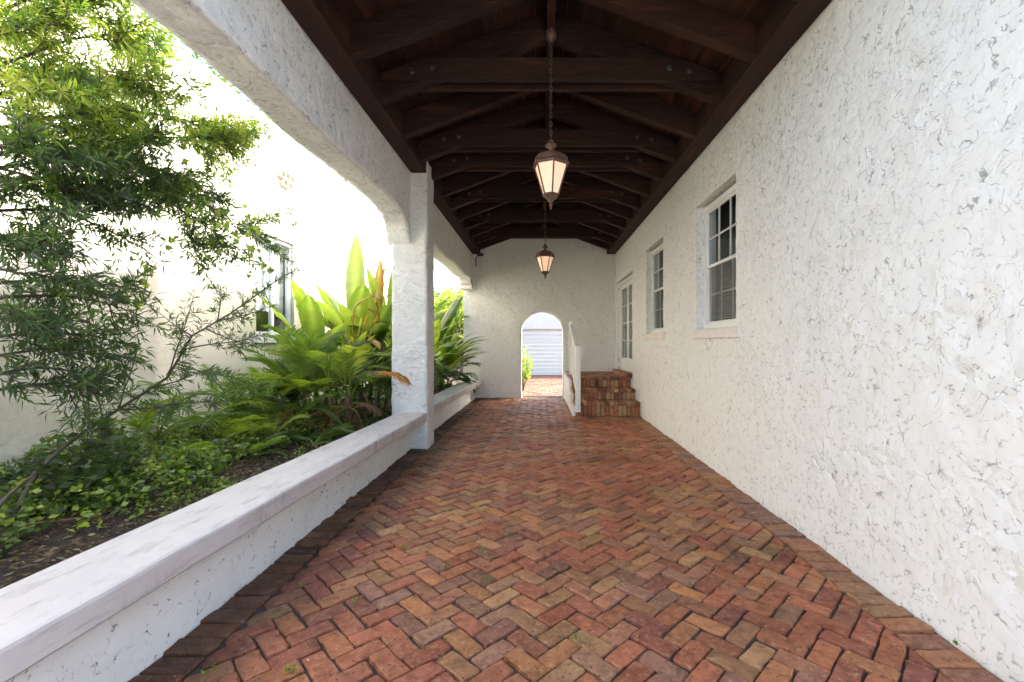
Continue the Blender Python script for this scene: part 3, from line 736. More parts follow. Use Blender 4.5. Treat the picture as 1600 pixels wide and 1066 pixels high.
# barrel tiles on top: out of the camera's sight, they close the roof
tl = MB(); y = Y0-.1
while y < YB+.4:
    for s, lim in ((-1, XLO+.22), (1, XR)):
        i0 = len(tl.v); n = 7
        for x in (XC, lim):
            for j in range(n):
                a = math.pi*j/(n-1); tl.v.append((x, y+.095*math.cos(a), z_raft(x)+RD+.03+.115*math.sin(a))); tl.c.append((1, 1, 1))
        for j in range(n-1): tl.f.append([i0+j, i0+j+1, i0+n+j+1, i0+n+j])
        tl.f.append([i0+n+j for j in range(n)])
    y += .30
for x in (XLO+.23, XR):
    tl.quad((XC, Y0-.13, z_raft(XC)+RD+.027), (x, Y0-.13, z_raft(x)+RD+.027), (x, YB+.44, z_raft(x)+RD+.027), (XC, YB+.44, z_raft(XC)+RD+.027))
tag(tl.build('roof_tile_covering', 'clay_tile', roof), kind='stuff')

# ------------------------------------------------------------------ lanterns
def lantern(y, zb, label, phase):
    t = thing('lantern', (XC, y, zb), label, 'lantern', 'hanging lanterns')
    c = (XC, y, zb)
    def hexp(r, z, k): a = phase+math.pi/3*k; return Vector((c[0]+r*math.cos(a), c[1]+r*math.sin(a), zb+z))
    m = MB(); m.lathe([(.004, 0), (.012, .012), (.010, .03), (.017, .042), (.013, .055), (.024, .075), (.046, .098), (.066, .110), (.078, .128), (.072, .134)], c, 6, phase)
    m.build('bottom_finial', 'aged_copper', t, bevel=.002)
    r0, z0, r1, z1 = .066, .132, .146, .375
    for k in range(6):
        a0, b0, a1, b1 = hexp(r0, z0, k), hexp(r0, z0, k+1), hexp(r1, z1, k), hexp(r1, z1, k+1)
        p = MB(); ctr = Vector((c[0], c[1], (a0.z+a1.z)/2)); off = ((a0+b0+a1+b1)/4-ctr).normalized()*-.004
        p.prism([a0, b0, b1, a1], off); p.build('pane', 'lamp_glass', t)
        bar = MB(); bar.tube([hexp(r0+.003, z0-.004, k), hexp(r1+.003, z1+.004, k)], .0075, 6); bar.build('frame_bar', 'aged_copper', t)
    m = MB(); m.lathe([(.135, .366), (.164, .370), (.168, .388), (.154, .398), (.148, .405), (.150, .428), (.138, .446), (.108, .468), (.060, .486), (.030, .496), (.022, .505)], c, 6, phase)
    m.build('cap', 'aged_copper', t, bevel=.003)
    for k in range(6):     # crest plates over each face of the cap
        a, b = hexp(.153, .40, k), hexp(.153, .40, k+1); mid = (a+b)/2; n = (mid-Vector((c[0], c[1], mid.z))).normalized()
        e = MB(); q = [a.lerp(b, .06), a.lerp(b, .94)]+[a.lerp(b, .94-.88*u/6)+Vector((0, 0, .030+.016*math.sin(math.pi*u/6)))-n*.004 for u in range(7)]
        e.prism(q, n*.004); e.build('crest', 'aged_copper', t)
    m = MB(); m.lathe([(.020, .500), (.026, .510), (.016, .520), (.040, .535), (.052, .548), (.040, .562), (.018, .572), (.024, .584), (.016, .596), (.006, .602)], c, 12); m.build('neck', 'aged_copper', t, smooth=True)
    bl = MB(); bl.lathe([(.008, .20), (.016, .215), (.019, .24), (.012, .27), (.003, .29)], c, 8); bl.build('bulb', 'bulb_glow', t, smooth=True)
    zr = z_raft(XC)+.015; ch = MB(); z = zb+.60; k = 0
    while z < zr-.05:
        pts = []
        for j in range(9):
            a = 2*math.pi*j/8; u, w = .0105*math.cos(a), .024*math.sin(a); pts.append((c[0]+(u if k % 2 else 0), y+(0 if k % 2 else u), z+.02+w))
        ch.tube(pts, .0032, 5); z += .038; k += 1
    ch.build('chain', 'aged_copper', t)
    m = MB(); m.lathe([(.010, -.085), (.030, -.078), (.046, -.055), (.050, -.03), (.045, .0), (.03, .012)], (c[0], y, zr), 10); m.build('ceiling_canopy', 'aged_copper', t, smooth=True)
    pl = bpy.data.lights.new('lantern_light', 'POINT'); pl.energy = 1.0; pl.color = (1, .72, .45); pl.shadow_soft_size = .05
    lo = bpy.data.objects.new('lantern_light', pl); COL.objects.link(lo); lo.parent = t; lo.location = (0, 0, .25)
lantern(3.0*H, 1.878*H, 'large lit copper lantern hanging on a chain, the nearer of two', math.radians(38))
lantern(5.97*H, 1.835*H, 'lit copper lantern hanging near the end wall, the farther of two', math.radians(58))

# ------------------------------------------------------------------ brick stair and railing
SX0, SX1 = .475*H, XR-.006
RY = [STEP_Y0, 6.53*H, 6.87*H]; RZ = [.245, .437, LAND]
stair = thing('brick_stair', (SX0, STEP_Y0, 0), 'three-step red brick stair with landing below the glazed door', 'stair')
SB = [(.34, .125, .062), (.40, .170, .078), (.28, .100, .055), (.45, .24, .11), (.22, .085, .052), (.37, .14, .068), (.46, .28, .15)]
core = MB(); pr = [(RY[0]+.03, -.03), (RY[0]+.03, RZ[0]-.02), (RY[1]+.03, RZ[0]-.02), (RY[1]+.03, RZ[1]-.02), (RY[2]+.03, RZ[1]-.02), (RY[2]+.03, RZ[2]-.02), (YB-.004, RZ[2]-.02), (YB-.004, -.03)]
core.prism([(SX0+.02, a, b) for a, b in pr], (SX1-SX0-.02, 0, 0)); core.build('core', 'stair_mortar', stair)
NB = 15; bw = (SX1-SX0)/NB
def jb(x0, x1, y0, y1, z0, z1, name='brick'):
    c = random.choice(SB); k = random.uniform(.58, .92); c = tuple(q*k for q in c); j = lambda: random.uniform(-.003, .003)
    mb = MB(); mb.box(x0, x1, y0+j(), y1, z0, z1+j(), c)
    mb.v = [(p[0]+j()*.6, p[1]+j()*.6, p[2]+j()*.6) for p in mb.v]
    mb.build(name, 'brick_stair', stair, tint=True, bevel=.006)
for s in range(3):
    zb = 0.0 if s == 0 else RZ[s-1]
    yb = RY[s+1]+.02 if s < 2 else RY[2]+.26
    for k in range(NB):
        x0, x1 = SX0+k*bw+.005, SX0+(k+1)*bw-.005
        jb(x0, x1, RY[s]+.012, RY[s]+.06, zb+.003, RZ[s]-.064)
        jb(x0, x1, RY[s]-.004, yb, RZ[s]-.058, RZ[s])
y = RY[2]+.27; r = 0
while y < YB-.02:
    x = SX0+.0
    first = .11 if r % 2 else .22
    while x < SX1-.02:
        w = min(first, SX1-x); first = .22
        if w > .03: jb(x+.003, x+w-.003, y, min(y+.10, YB-.008), RZ[2]-.05, RZ[2]-.002)
        x += w
    y += .108; r += 1
y = DOOR[0]+.02
while y < DOOR[1]-.05:
    jb(XR-.115, XR+.06, y, y+.098, LAND+.002, LAND+.072); y += .106
sw = MB()     # painted side of the stair, stepped under the treads
pr = [(RY[0]+.005, -.02), (RY[0]+.005, RZ[0]-.075), (RY[1]+.005, RZ[0]-.075), (RY[1]+.005, RZ[1]-.075), (RY[2]+.005, RZ[1]-.075), (RY[2]+.005, RZ[2]-.07), (YB-.006, RZ[2]-.07), (YB-.006, -.02)]
sw.prism([(SX0-.030, a, b) for a, b in pr], (.048, 0, 0)); sw.build('side_wall', 'stucco_planter', stair)

rail = thing('stair_railing', (SX0, RY[0], 0), 'white painted wooden handrail with square posts beside the brick stair', 'railing')
NW = .088; nx0 = SX0+.015
m = MB(); m.box(nx0, nx0+NW, RY[0]-NW-.006, RY[0]-.008, .085, 1.245); m.build('post', 'white_paint', rail, bevel=.006)
for z in (.14, .20):
    b = MB(); b.lathe([(.008, 0), (.008, .006)], (0, 0, 0), 8); b.v = [(nx0+NW/2+p[0], RY[0]-NW-.008-p[2], z+p[1]) for p in b.v]; b.build('screw', 'steel_grey', rail)
uy = RY[2]+.75
m = MB(); m.box(nx0, nx0+NW, uy, uy+NW, LAND, 1.76); m.prism([(nx0, uy, 1.76), (nx0+NW, uy, 1.76), (nx0+NW, uy+NW, 1.76), (nx0, uy+NW, 1.76)], (0, 0, .02)); m.build('post', 'white_paint', rail, bevel=.006)
def lin(y): return (y-RY[0])/(uy-RY[0])
for nm, za, zb_, hh, ww in (('handrail', 1.19, 1.70, .05, .075), ('bottom_rail', .40, .82, .04, .045)):
    m = MB(); xm = nx0+NW/2
    m.prism([(xm-ww/2, RY[0]-.02, za-hh), (xm+ww/2, RY[0]-.02, za-hh), (xm+ww/2, RY[0]-.02, za), (xm-ww/2, RY[0]-.02, za)], (0, uy-RY[0]+.03, zb_-za)); m.build(nm, 'white_paint', rail, bevel=.006)
k = 0; y = RY[0]+.10
while y < uy-.06:
    f = lin(y); m = MB(); m.box(nx0+NW/2-.016, nx0+NW/2+.016, y, y+.032, .375+.42*f, 1.155+.51*f); m.build('baluster', 'white_paint', rail, bevel=.003); y += .125

# ------------------------------------------------------------------ garage beyond the arch
gar = thing('garage', (0, 18.2, 0), 'white stucco garage with a ribbed roll door seen through the archway', 'garage')
m = MB(); GY = 18.2; ZG = 1.86
m.patch((-4.2, GY, ZG), (4, GY, ZG), (4, GY, 3.5), (-4.2, GY, 3.5), .3); m.patch((-4.2, GY, -.03), (-1.6, GY, -.03), (-1.6, GY, ZG), (-4.2, GY, ZG), .3); m.patch((2.4, GY, -.03), (4, GY, -.03), (4, GY, ZG), (2.4, GY, ZG), .3)
for a in ((-4.2, 1), (4, -1)): m.patch((a[0], GY, -.03), (a[0], GY+5, -.03), (a[0], GY+5, 3.5), (a[0], GY, 3.5), .5)
m.patch((-4.2, GY, 3.5), (4, GY, 3.5), (4, GY+5, 3.5), (-4.2, GY+5, 3.5), .5)
m.patch((-1.6, GY, ZG), (-1.6, GY+.12, ZG), (2.4, GY+.12, ZG), (2.4, GY, ZG), .3)
m.build('wall', 'garage_paint', gar, smooth=False)
z = .01
while z < ZG-.02:
    h_ = min(.148, ZG-z); p = MB(); p.prism([(-1.6, GY+.10, z), (-1.6, GY+.10, z+h_-.022), (-1.6, GY+.115, z+h_-.004), (-1.6, GY+.14, z+h_-.004), (-1.6, GY+.14, z)], (4.0, 0, 0)); p.build('door_panel', 'garage_paint', gar); z += .155

# ------------------------------------------------------------------ neighbour's house
XN = -3.0*H; ZN = (1+.825*3.0)*H; YN0, YN1 = -2.0, 13.0
nb = thing('neighbour_house', (XN, 6, 0), 'cream stucco neighbouring house with parapet beyond the planting bed', 'house')
NWY = (3.0*711/(843-400)*H, 3.0*711/(843-459)*H); NWZ = (1.41, 2.86)
m = MB()
ys = [YN0, NWY[0], NWY[1], YN1]; zs = [-.06, NWZ[0], NWZ[1], ZN]
for a, b in zip(ys, ys[1:]):
    for c, d in zip(zs, zs[1:]):
        if a == NWY[0] and c == NWZ[0]: continue
        m.patch((XN, a, c), (XN, b, c), (XN, b, d), (XN, a, d), .10)
y0, y1 = NWY; z0, z1 = NWZ; X2 = XN-.14
m.patch((X2, y0, z0), (XN, y0, z0), (XN, y0, z1), (X2, y0, z1), .1); m.patch((XN, y1, z0), (X2, y1, z0), (X2, y1, z1), (XN, y1, z1), .1); m.patch((XN, y0, z1), (XN, y1, z1), (X2, y1, z1), (X2, y0, z1), .1); m.patch((X2, y0, z0), (X2, y1, z0), (XN, y1, z0), (XN, y0, z0), .1)
m.patch((XN, YN0, ZN), (XN, YN1, ZN), (XN-.3, YN1, ZN), (XN-.3, YN0, ZN), .15); m.patch((XN, YN1, -.06), (XN-4, YN1, -.06), (XN-4, YN1, ZN), (XN, YN1, ZN), .4)
m.patch((XN-.3, YN0, ZN), (XN-.3, YN1, ZN), (XN-.3, YN1, ZN-.6), (XN-.3, YN0, ZN-.6), .4); m.patch((XN-.3, YN0, ZN-.6), (XN-.3, YN1, ZN-.6), (XN-4, YN1, ZN-.6), (XN-4, YN0, ZN-.6), .6)
m.rough(.010, 3.5, .012, .8); m.build('wall', 'stucco_cream', nb, smooth=True)
m = MB(); X4 = XN-2.5; m.quad((X4, 2, 0), (X4, 12, 0), (X4, 12, 3.5), (X4, 2, 3.5)); m.build('room', 'room_dark', nb)
w = MB(); xg = XN-.07
for a, b, c, d in ((y0, y0+.05, z0, z1), (y1-.05, y1, z0, z1), (y0+.05, y1-.05, z0, z0+.05), (y0+.05, y1-.05, z1-.05, z1)): w.box(xg-.04, xg+.03, a, b, c, d)
wo = w.build('window', 'alu_white', nb, bevel=.004)
ym = (y0+y1)/2; s = MB(); s.box(xg-.03, xg+.02, ym-.03, ym+.03, z0+.05, z1-.05); s.build('mullion', 'alu_white', wo)
for a, b in ((y0+.05, ym-.03), (ym+.03, y1-.05)):
    zc = (z0+z1)/2
    p = MB(); p.box(xg-.012, xg-.006, a, b, z0+.05, z1-.05); p.build('pane', 'window_glass', wo)
s = MB(); z = z0+.06
s.quad((xg-.10, y0, z0+.36), (xg-.10, y1, z0+.36), (xg-.10, y1, z1), (xg-.10, y0, z1)); s.build('roller_blind', 'alu_white', wo)
s = MB(); s.box(XN-.10, XN+.05, y0-.05, y1+.05, z0-.11, z0-.002); s.build('sill', 'alu_white', wo, bevel=.006)
# cluster of clay vent pipes
vy, vz = 3.0*711/(843-443)*H, H+(536-283)/711*3.0*711/(843-443)*H
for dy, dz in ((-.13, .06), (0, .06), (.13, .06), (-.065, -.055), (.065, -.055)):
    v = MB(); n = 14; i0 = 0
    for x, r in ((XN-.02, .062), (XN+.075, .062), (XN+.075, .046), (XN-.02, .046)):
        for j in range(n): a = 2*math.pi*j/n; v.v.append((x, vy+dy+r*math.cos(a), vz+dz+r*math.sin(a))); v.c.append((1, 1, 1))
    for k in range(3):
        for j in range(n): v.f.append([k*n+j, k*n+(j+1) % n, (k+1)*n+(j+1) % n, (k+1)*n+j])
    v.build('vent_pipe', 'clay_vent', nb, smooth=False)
# chimney breast with sloped shoulder, near the frame's edge
m = MB(); ya, yb_ = 2.6, 4.38; xo = XN+.22
m.patch((xo, ya, -.05), (xo, yb_, -.05), (xo, yb_, 2.05), (xo, ya, 1.55), .08)
m.patch((xo, yb_, -.05), (XN-.02, yb_, -.05), (XN-.02, yb_, 2.25), (xo, yb_, 2.05), .08)
m.patch((xo, ya, 1.55), (xo, yb_, 2.05), (XN-.02, yb_, 2.25), (XN-.02, ya, 1.75), .08)
m.patch((XN-.02, ya, -.05), (xo, ya, -.05), (xo, ya, 1.55), (XN-.02, ya, 1.75), .08)
m.rough(.012, 4, .01, 1); m.build('chimney_breast', 'stucco_cream', nb, smooth=True)
for y in (5.41,):
    c = MB(); xx = XN+.05 if y > 4.4 else xo+.05
    c.tube([(xx, y, .05), (xx, y, .9), (xx-.06, y, .95)], .014, 8); c.build('conduit', 'steel_grey', nb, smooth=True)
wires = MB()
pts = [(XN+.03, 8.1+.02*k, 2.2+k*.22) for k in range(6)]+[(XN+.03, 8.7+k*.5, 3.5-.0*k) for k in range(6)]
wires.tube(pts, .005, 5); wires.build('cable', 'steel_grey', nb)

# small conduit bracket under the beam by the end wall
cd = thing('conduit', (-1.02*H, YB-.12, 3.3), 'small dark cable conduit bent under the beam end by the end wall', 'conduit')
m = MB(); x = -1.11*H; m.tube([(x+.12, YB-.15, ZBEAM-.02), (x, YB-.15, ZBEAM-.05), (x-.04, YB-.14, ZBEAM-.12), (x-.045, YB-.14, ZBEAM-.30)], .013, 7); m.build('pipe', 'dark_iron', cd, smooth=True)
m = MB(); m.box(x, x+.13, YB-.21, YB-.10, ZBEAM-.065, ZBEAM-.005); m.build('junction_box', 'dark_iron', cd, bevel=.004)
m = MB(); m.box(x+.01, x+.10, YB-.06, YB-.006, ZBEAM-.33, ZBEAM-.07); m.build('patress', 'stucco_pillar', cd, bevel=.01)

# ------------------------------------------------------------------ planting bed
bed = MB()
def soil_z(x, y): return .30+.05*noise.noise(Vector((x*1.3, y*1.3, 0)))+.02*noise.noise(Vector((x*5, y*5, 2)))-.03*max(0, (x+2.3))
gx = np.linspace(XN-.01, XLO-.005, 22); gy = np.linspace(-1.5, 16, 160)
idx = [[bed.add((x, y, soil_z(x, y))) for y in gy] for x in gx]
for i in range(len(gx)-1):
    for j in range(len(gy)-1): bed.f.append([idx[i][j], idx[i+1][j], idx[i+1][j+1], idx[i][j+1]])
soil = tag(bed.build('planting_bed', 'soil', smooth=True), kind='structure')

GREENS = dict(dark=(.050, .080, .032), mid=(.082, .140, .036), bright=(.150, .220, .042), lime=(.28, .34, .060), yellow=(.42, .34, .05), brown=(.16, .09, .045), orange=(.40, .17, .03), blue=(.055, .10, .060))
def vary(c, k=.25):
    f = random.uniform(1-k, 1+k); return (c[0]*f*random.uniform(.9, 1.12), c[1]*f, c[2]*f*random.uniform(.85, 1.15))
def mixc(a, b, t): return tuple(a[i]*(1-t)+b[i]*t for i in range(3))

def needle_leaves(P, D, L, W, C):
    """P base, D direction (unit), L length, W width -> folded lance leaves, 4 points and 2 triangles each"""
    n = len(P); rv = RNG.normal(size=(n, 3)); S = np.cross(D, rv); S /= np.linalg.norm(S, axis=1, keepdims=True)+1e-9
    N = np.cross(D, S)
    mid = P+D*L[:, None]*.5+N*(L[:, None]*RNG.uniform(-.04, .10, (n, 1)))
    tip = P+D*L[:, None]
    tip[:, 2] -= L*RNG.uniform(0, .18, n)
    V = np.stack([P, mid+S*W[:, None]*.5, tip, mid-S*W[:, None]*.5], 1).reshape(-1, 3)
    b = np.arange(n)*4; F = np.concatenate([np.stack([b, b+1, b+3], 1), np.stack([b+1, b+2, b+3], 1)])
    return V, F, np.repeat(C, 4, axis=0)
class Leaves:
    def __init__(s): s.V = []; s.F = []; s.C = []; s.n = 0
    def put(s, V, F, C): s.V.append(V); s.F.append(F+s.n); s.C.append(C); s.n += len(V)
    def build(s, name, mat, parent=None): return fast_mesh(name, np.concatenate(s.V), np.concatenate(s.F), np.concatenate(s.C), mat, parent)

def curve_pts(p0, p1, sag, n=8, wob=.02):
    p0, p1 = Vector(p0), Vector(p1); L = (p1-p0).length; sd = random.random()*50
    out = []
    for k in range(n+1):
        t = k/n; p = p0.lerp(p1, t); p.z += sag*4*t*(1-t)
        out.append(p+noise.noise_vector(Vector((t*3+sd, sd, 0)))*wob*L*min(1, 4*t*(1-t)+.1))
    return out
def shoots_on(lv, tw, pts, every, slen, nleaf, leafL, tints, start=.2, rad=.006):
    """leafy shoots along a branch"""
    pts = [Vector(p) for p in pts]
    seg = [(pts[i+1]-pts[i]).length for i in range(len(pts)-1)]; tot = sum(seg); d = start*tot
    tw.tube(pts, [max(.0022, rad*(1-.8*k/(len(pts)-1))) for k in range(len(pts))], 5)
    while d < tot:
        e = d; i = 0
        while i < len(seg)-1 and e > seg[i]: e -= seg[i]; i += 1
        p = pts[i].lerp(pts[i+1], min(1, e/seg[i])); t = (pts[i+1]-pts[i]).normalized()
        rv = Vector((random.gauss(0, 1), random.gauss(0, 1), random.gauss(0, .55))); sd = (rv-t*rv.dot(t)).normalized()
        dr = (t*random.uniform(.45, 1.0)+sd*random.uniform(.5, .9)+Vector((0, 0, random.uniform(-.25, .2)))).normalized()
        if d > tot*.96: dr = t
        L = slen*random.uniform(.55, 1.2); q = [p, p+dr*L*.5+Vector((0, 0, -.006)), p+dr*L+Vector((0, 0, -.03*random.random()))]
        tw.tube(q, [.0026, .002, .0012], 4)
        m = max(6, int(nleaf*random.uniform(.75, 1.2)*L/slen)); u = np.sort(RNG.uniform(.08, 1.0, m)); u[-4:] = 1.0
        P = np.array(q[0])[None]*(1-u)[:, None]+np.array(q[2])[None]*u[:, None]
        rd = RNG.normal(size=(m, 3)); dd = np.array(dr); rd -= (rd@dd)[:, None]*dd; rd /= np.linalg.norm(rd, axis=1, keepdims=True)
        fw = RNG.uniform(.35, .9, m)+.5*(u > .98); D = dd[None]*fw[:, None]+rd; D /= np.linalg.norm(D, axis=1, keepdims=True)
        ll = leafL*RNG.uniform(.65, 1.15, m)
        base = np.array(random.choices(*tints)[0]); C = base[None]*RNG.uniform(.75, 1.3, (m, 1))*RNG.uniform(.93, 1.07, (m, 3))
        lv.put(*needle_leaves(P, D, ll, ll*RNG.uniform(.12, .17, m), C)); d += every*random.uniform(.7, 1.3)

# ---- large fern pine whose trunk stands just out of frame
tree = thing('fern_pine', (-3.25, 2.35, .28), 'large feathery fern pine spreading narrow leaves over the planting bed', 'tree')
lv, tw = Leaves(), MB()
hub = [Vector((-3.25, 2.35, .25)), Vector((-3.3, 2.4, 1.2)), Vector((-3.2, 2.5, 2.2)), Vector((-3.25, 2.6, 3.4)), Vector((-3.15, 2.75, 4.6))]
tk = MB(); tk.tube(hub, [.085, .075, .065, .05, .025], 9)
DK = ([(.060, .092, .042), GREENS['mid'], (.072, .112, .072), (.10, .15, .06)], [4, 4, 3, 2]); MD = ([GREENS['mid'], GREENS['dark'], GREENS['bright']], [5, 3, 3]); LT = ([GREENS['bright'], GREENS['lime'], GREENS['mid'], (.34, .36, .09)], [5, 5, 2, 2])  # LT carries the sunlight on the upper crown as leaf colour
def xd(px, x): return -x*711/(843-px)          # depth at which a pixel column meets the plane X = x
limbs = []
def limb(pxs, x0, x1, r=.014, tints=MD, every=.026, slen=.15, nl=27, ll=.078, sub=6, sublen=.42, drop=.0):
    """a limb through photo points, from the trunk outwards, in a slab of depth x0..x1"""
    n = len(pxs); P = []
    for k, (px, py) in enumerate(pxs):
        x = x0+(x1-x0)*k/(n-1); P.append(at(px, py, xd(px, x)))
    root = min(hub, key=lambda h: abs(h.z-(P[0].z-.35))); P = [root]+P
    pts = []
    for a, b in zip(P, P[1:]): pts += curve_pts(a, b, .01, 4, .03)[:-1]
    pts.append(P[-1]); tk.tube(pts, [max(.004, r*(1-.85*k/(len(pts)-1))) for k in range(len(pts))], 6)
    m = len(pts)
    shoots_on(lv, tw, pts[4:], every*1.2, slen, nl, ll, tints, .05, .004)
    for s in range(sub):
        k = 4+int((m-6)*random.random()**.7); p = pts[k]; t = (pts[k+1]-pts[k-1]).normalized()
        dv = (t*random.uniform(.3, 1)+Vector((random.gauss(0, .6), random.gauss(0, .6), random.gauss(-drop, .35)))).normalized()
        e = p+dv*sublen*random.uniform(.6, 1.3); e.x = min(e.x, -1.98); e.x = max(e.x, XN+.12)
        shoots_on(lv, tw, curve_pts(p, e, -.03, 6, .05), every, slen, nl, ll, tints, .1, .005)
# upper mass, sunlight put into its yellow-green leaf tints
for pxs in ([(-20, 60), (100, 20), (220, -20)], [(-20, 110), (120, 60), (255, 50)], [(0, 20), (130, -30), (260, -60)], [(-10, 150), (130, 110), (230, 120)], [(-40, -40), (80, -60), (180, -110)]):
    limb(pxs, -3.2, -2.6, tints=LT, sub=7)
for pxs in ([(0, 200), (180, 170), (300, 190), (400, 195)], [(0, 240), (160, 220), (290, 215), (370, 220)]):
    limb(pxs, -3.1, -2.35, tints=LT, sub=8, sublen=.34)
for pxs in ([(0, 90), (110, 130), (190, 190)], [(-20, 170), (90, 200), (190, 260)]):
    limb(pxs, -3.4, -2.9, tints=MD, sub=8)
# drooping middle mass
for pxs in ([(20, 260), (170, 250), (290, 300), (360, 350), (440, 400)], [(20, 280), (150, 280), (250, 310), (330, 360), (385, 400)], [(0, 230), (140, 240), (260, 270), (330, 300)]):
    limb(pxs, -3.1, -2.45, tints=MD, sub=7, sublen=.34, drop=.2)
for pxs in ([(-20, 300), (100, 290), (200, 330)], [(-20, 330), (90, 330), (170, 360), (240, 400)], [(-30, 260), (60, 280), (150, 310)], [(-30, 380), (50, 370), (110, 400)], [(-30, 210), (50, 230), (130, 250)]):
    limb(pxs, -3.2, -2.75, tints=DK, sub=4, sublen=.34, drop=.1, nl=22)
# lower dark sprays
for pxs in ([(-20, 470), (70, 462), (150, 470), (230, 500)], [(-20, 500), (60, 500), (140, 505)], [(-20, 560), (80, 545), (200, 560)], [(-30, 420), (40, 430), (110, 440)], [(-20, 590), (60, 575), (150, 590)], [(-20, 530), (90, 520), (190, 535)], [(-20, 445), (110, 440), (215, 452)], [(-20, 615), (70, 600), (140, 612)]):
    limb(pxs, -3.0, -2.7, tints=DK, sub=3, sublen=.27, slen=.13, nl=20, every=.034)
tk.build('trunk', 'bark', tree, smooth=True); tw.build('twigs', 'bark', tree); lv.build('crown', 'leaf', tree)

# ---- leaning stem
lean = thing('fern_pine', (-2.80, 2.35, .28), 'thin leaning fern pine stem slanting up across the cream wall', 'tree')
lv, tw, tk = Leaves(), MB(), MB()
P = [Vector((-2.80, 2.35, .27)), at(60, 735, 2.5), at(110, 690, 2.75), at(185, 640, 3.0), at(262, 590, 3.25), at(300, 525, 3.4), at(360, 490, 3.6), at(430, 440, 3.8), at(455, 425, 3.9)]
pts = []
for a, b in zip(P, P[1:]): pts += curve_pts(a, b, .0, 3, .02)[:-1]
pts.append(P[-1]); tk.tube(pts, [max(.004, .0135*(1-.75*k/(len(pts)-1))) for k in range(len(pts))], 7)
shoots_on(lv, tw, pts[7:], .040, .12, 20, .068, DK, .0, .002)
for src, dst in ((8, (150, 560)), (9, (215, 545)), (11, (330, 575)), (13, (400, 600)), (15, (250, 490)), (16, (395, 540)), (12, (300, 470)), (10, (180, 600)), (9, (330, 625)), (14, (425, 520)), (17, (420, 480)), (17, (345, 450)), (7, (140, 640))):
    src = min(src, len(pts)-2); e = at(*dst, pts[src].y+random.uniform(-.1, .35)); e.x = max(e.x, XN+.15)
    shoots_on(lv, tw, curve_pts(pts[src], e, -.01, 6, .04), .035, .11, 18, .066, DK, .25, .006)
tk.build('trunk', 'bark', lean, smooth=True); tw.build('twigs', 'bark', lean); lv.build('crown', 'leaf', lean)

# ---- heart-leaved vine hanging in the fern pine
vine = thing('vine', at(330, 300, 3.4), 'heart-leaved yellow green vine trailing from the fern pine', 'vine')
hb = MB(); hs = [(0, 0), (.32, -.16), (.52, .1), (.46, .42), (.25, .75), (0, 1.05), (-.25, .75), (-.46, .42), (-.52, .1), (-.32, -.16)]
def heart(mb, p, dr, n, L, col):
    dr = Vector(dr).normalized(); n = Vector(n); n = (n-dr*n.dot(dr)).normalized(); s = dr.cross(n); i0 = len(mb.v)
    mb.v.append(tuple(Vector(p)+dr*L*.35)); mb.c.append(col)
    for a, b in hs: mb.v.append(tuple(Vector(p)+s*a*L+dr*b*L+n*abs(a)*L*.25)); mb.c.append(col)
    m = len(hs)
    for j in range(m): mb.f.append([i0, i0+1+j, i0+1+(j+1) % m])
vst = MB()
strands = [[(300, 190, 3.3), (330, 250, 3.3), (335, 330, 3.3), (340, 400, 3.3)], [(250, 250, 3.2), (265, 330, 3.2), (262, 400, 3.2), (232, 420, 3.2), (224, 470, 3.2)], [(345, 210, 3.4), (380, 270, 3.5), (430, 300, 3.6), (455, 345, 3.7)], [(300, 280, 3.3), (350, 330, 3.4), (385, 380, 3.5), (395, 440, 3.5)], [(200, 60, 3.1), (235, 110, 3.1), (245, 170, 3.1), (215, 215, 3.1)], [(370, 300, 3.4), (400, 380, 3.5), (415, 420, 3.5)], [(285, 230, 3.2), (300, 300, 3.2), (310, 390, 3.2)]]
for si, st in enumerate(strands):
    P = [at(*q) for q in st]; pts = []
    for a, b in zip(P, P[1:]): pts += curve_pts(a, b, -.01, 5, .05)[:-1]
    pts.append(P[-1]); vst.tube(pts, .0028, 5)
    nl = 5 if si == 2 else 17
    for q in range(nl):
        p = random.choice(pts[1:])+Vector((random.gauss(0, .03), random.gauss(0, .03), random.gauss(-.01, .02)))
        L = random.uniform(.028, .046); mb = MB()
        heart(mb, p, (random.gauss(0, .4), random.gauss(0, .4), -1), (random.gauss(.3, .6), random.gauss(-1, .6), random.gauss(.2, .3)), L, vary(random.choice([GREENS['lime'], GREENS['bright'], GREENS['lime']])))
        mb.build('leaf', 'broad_leaf', vine, tint=True)
vst.build('stem', 'bark', vine)

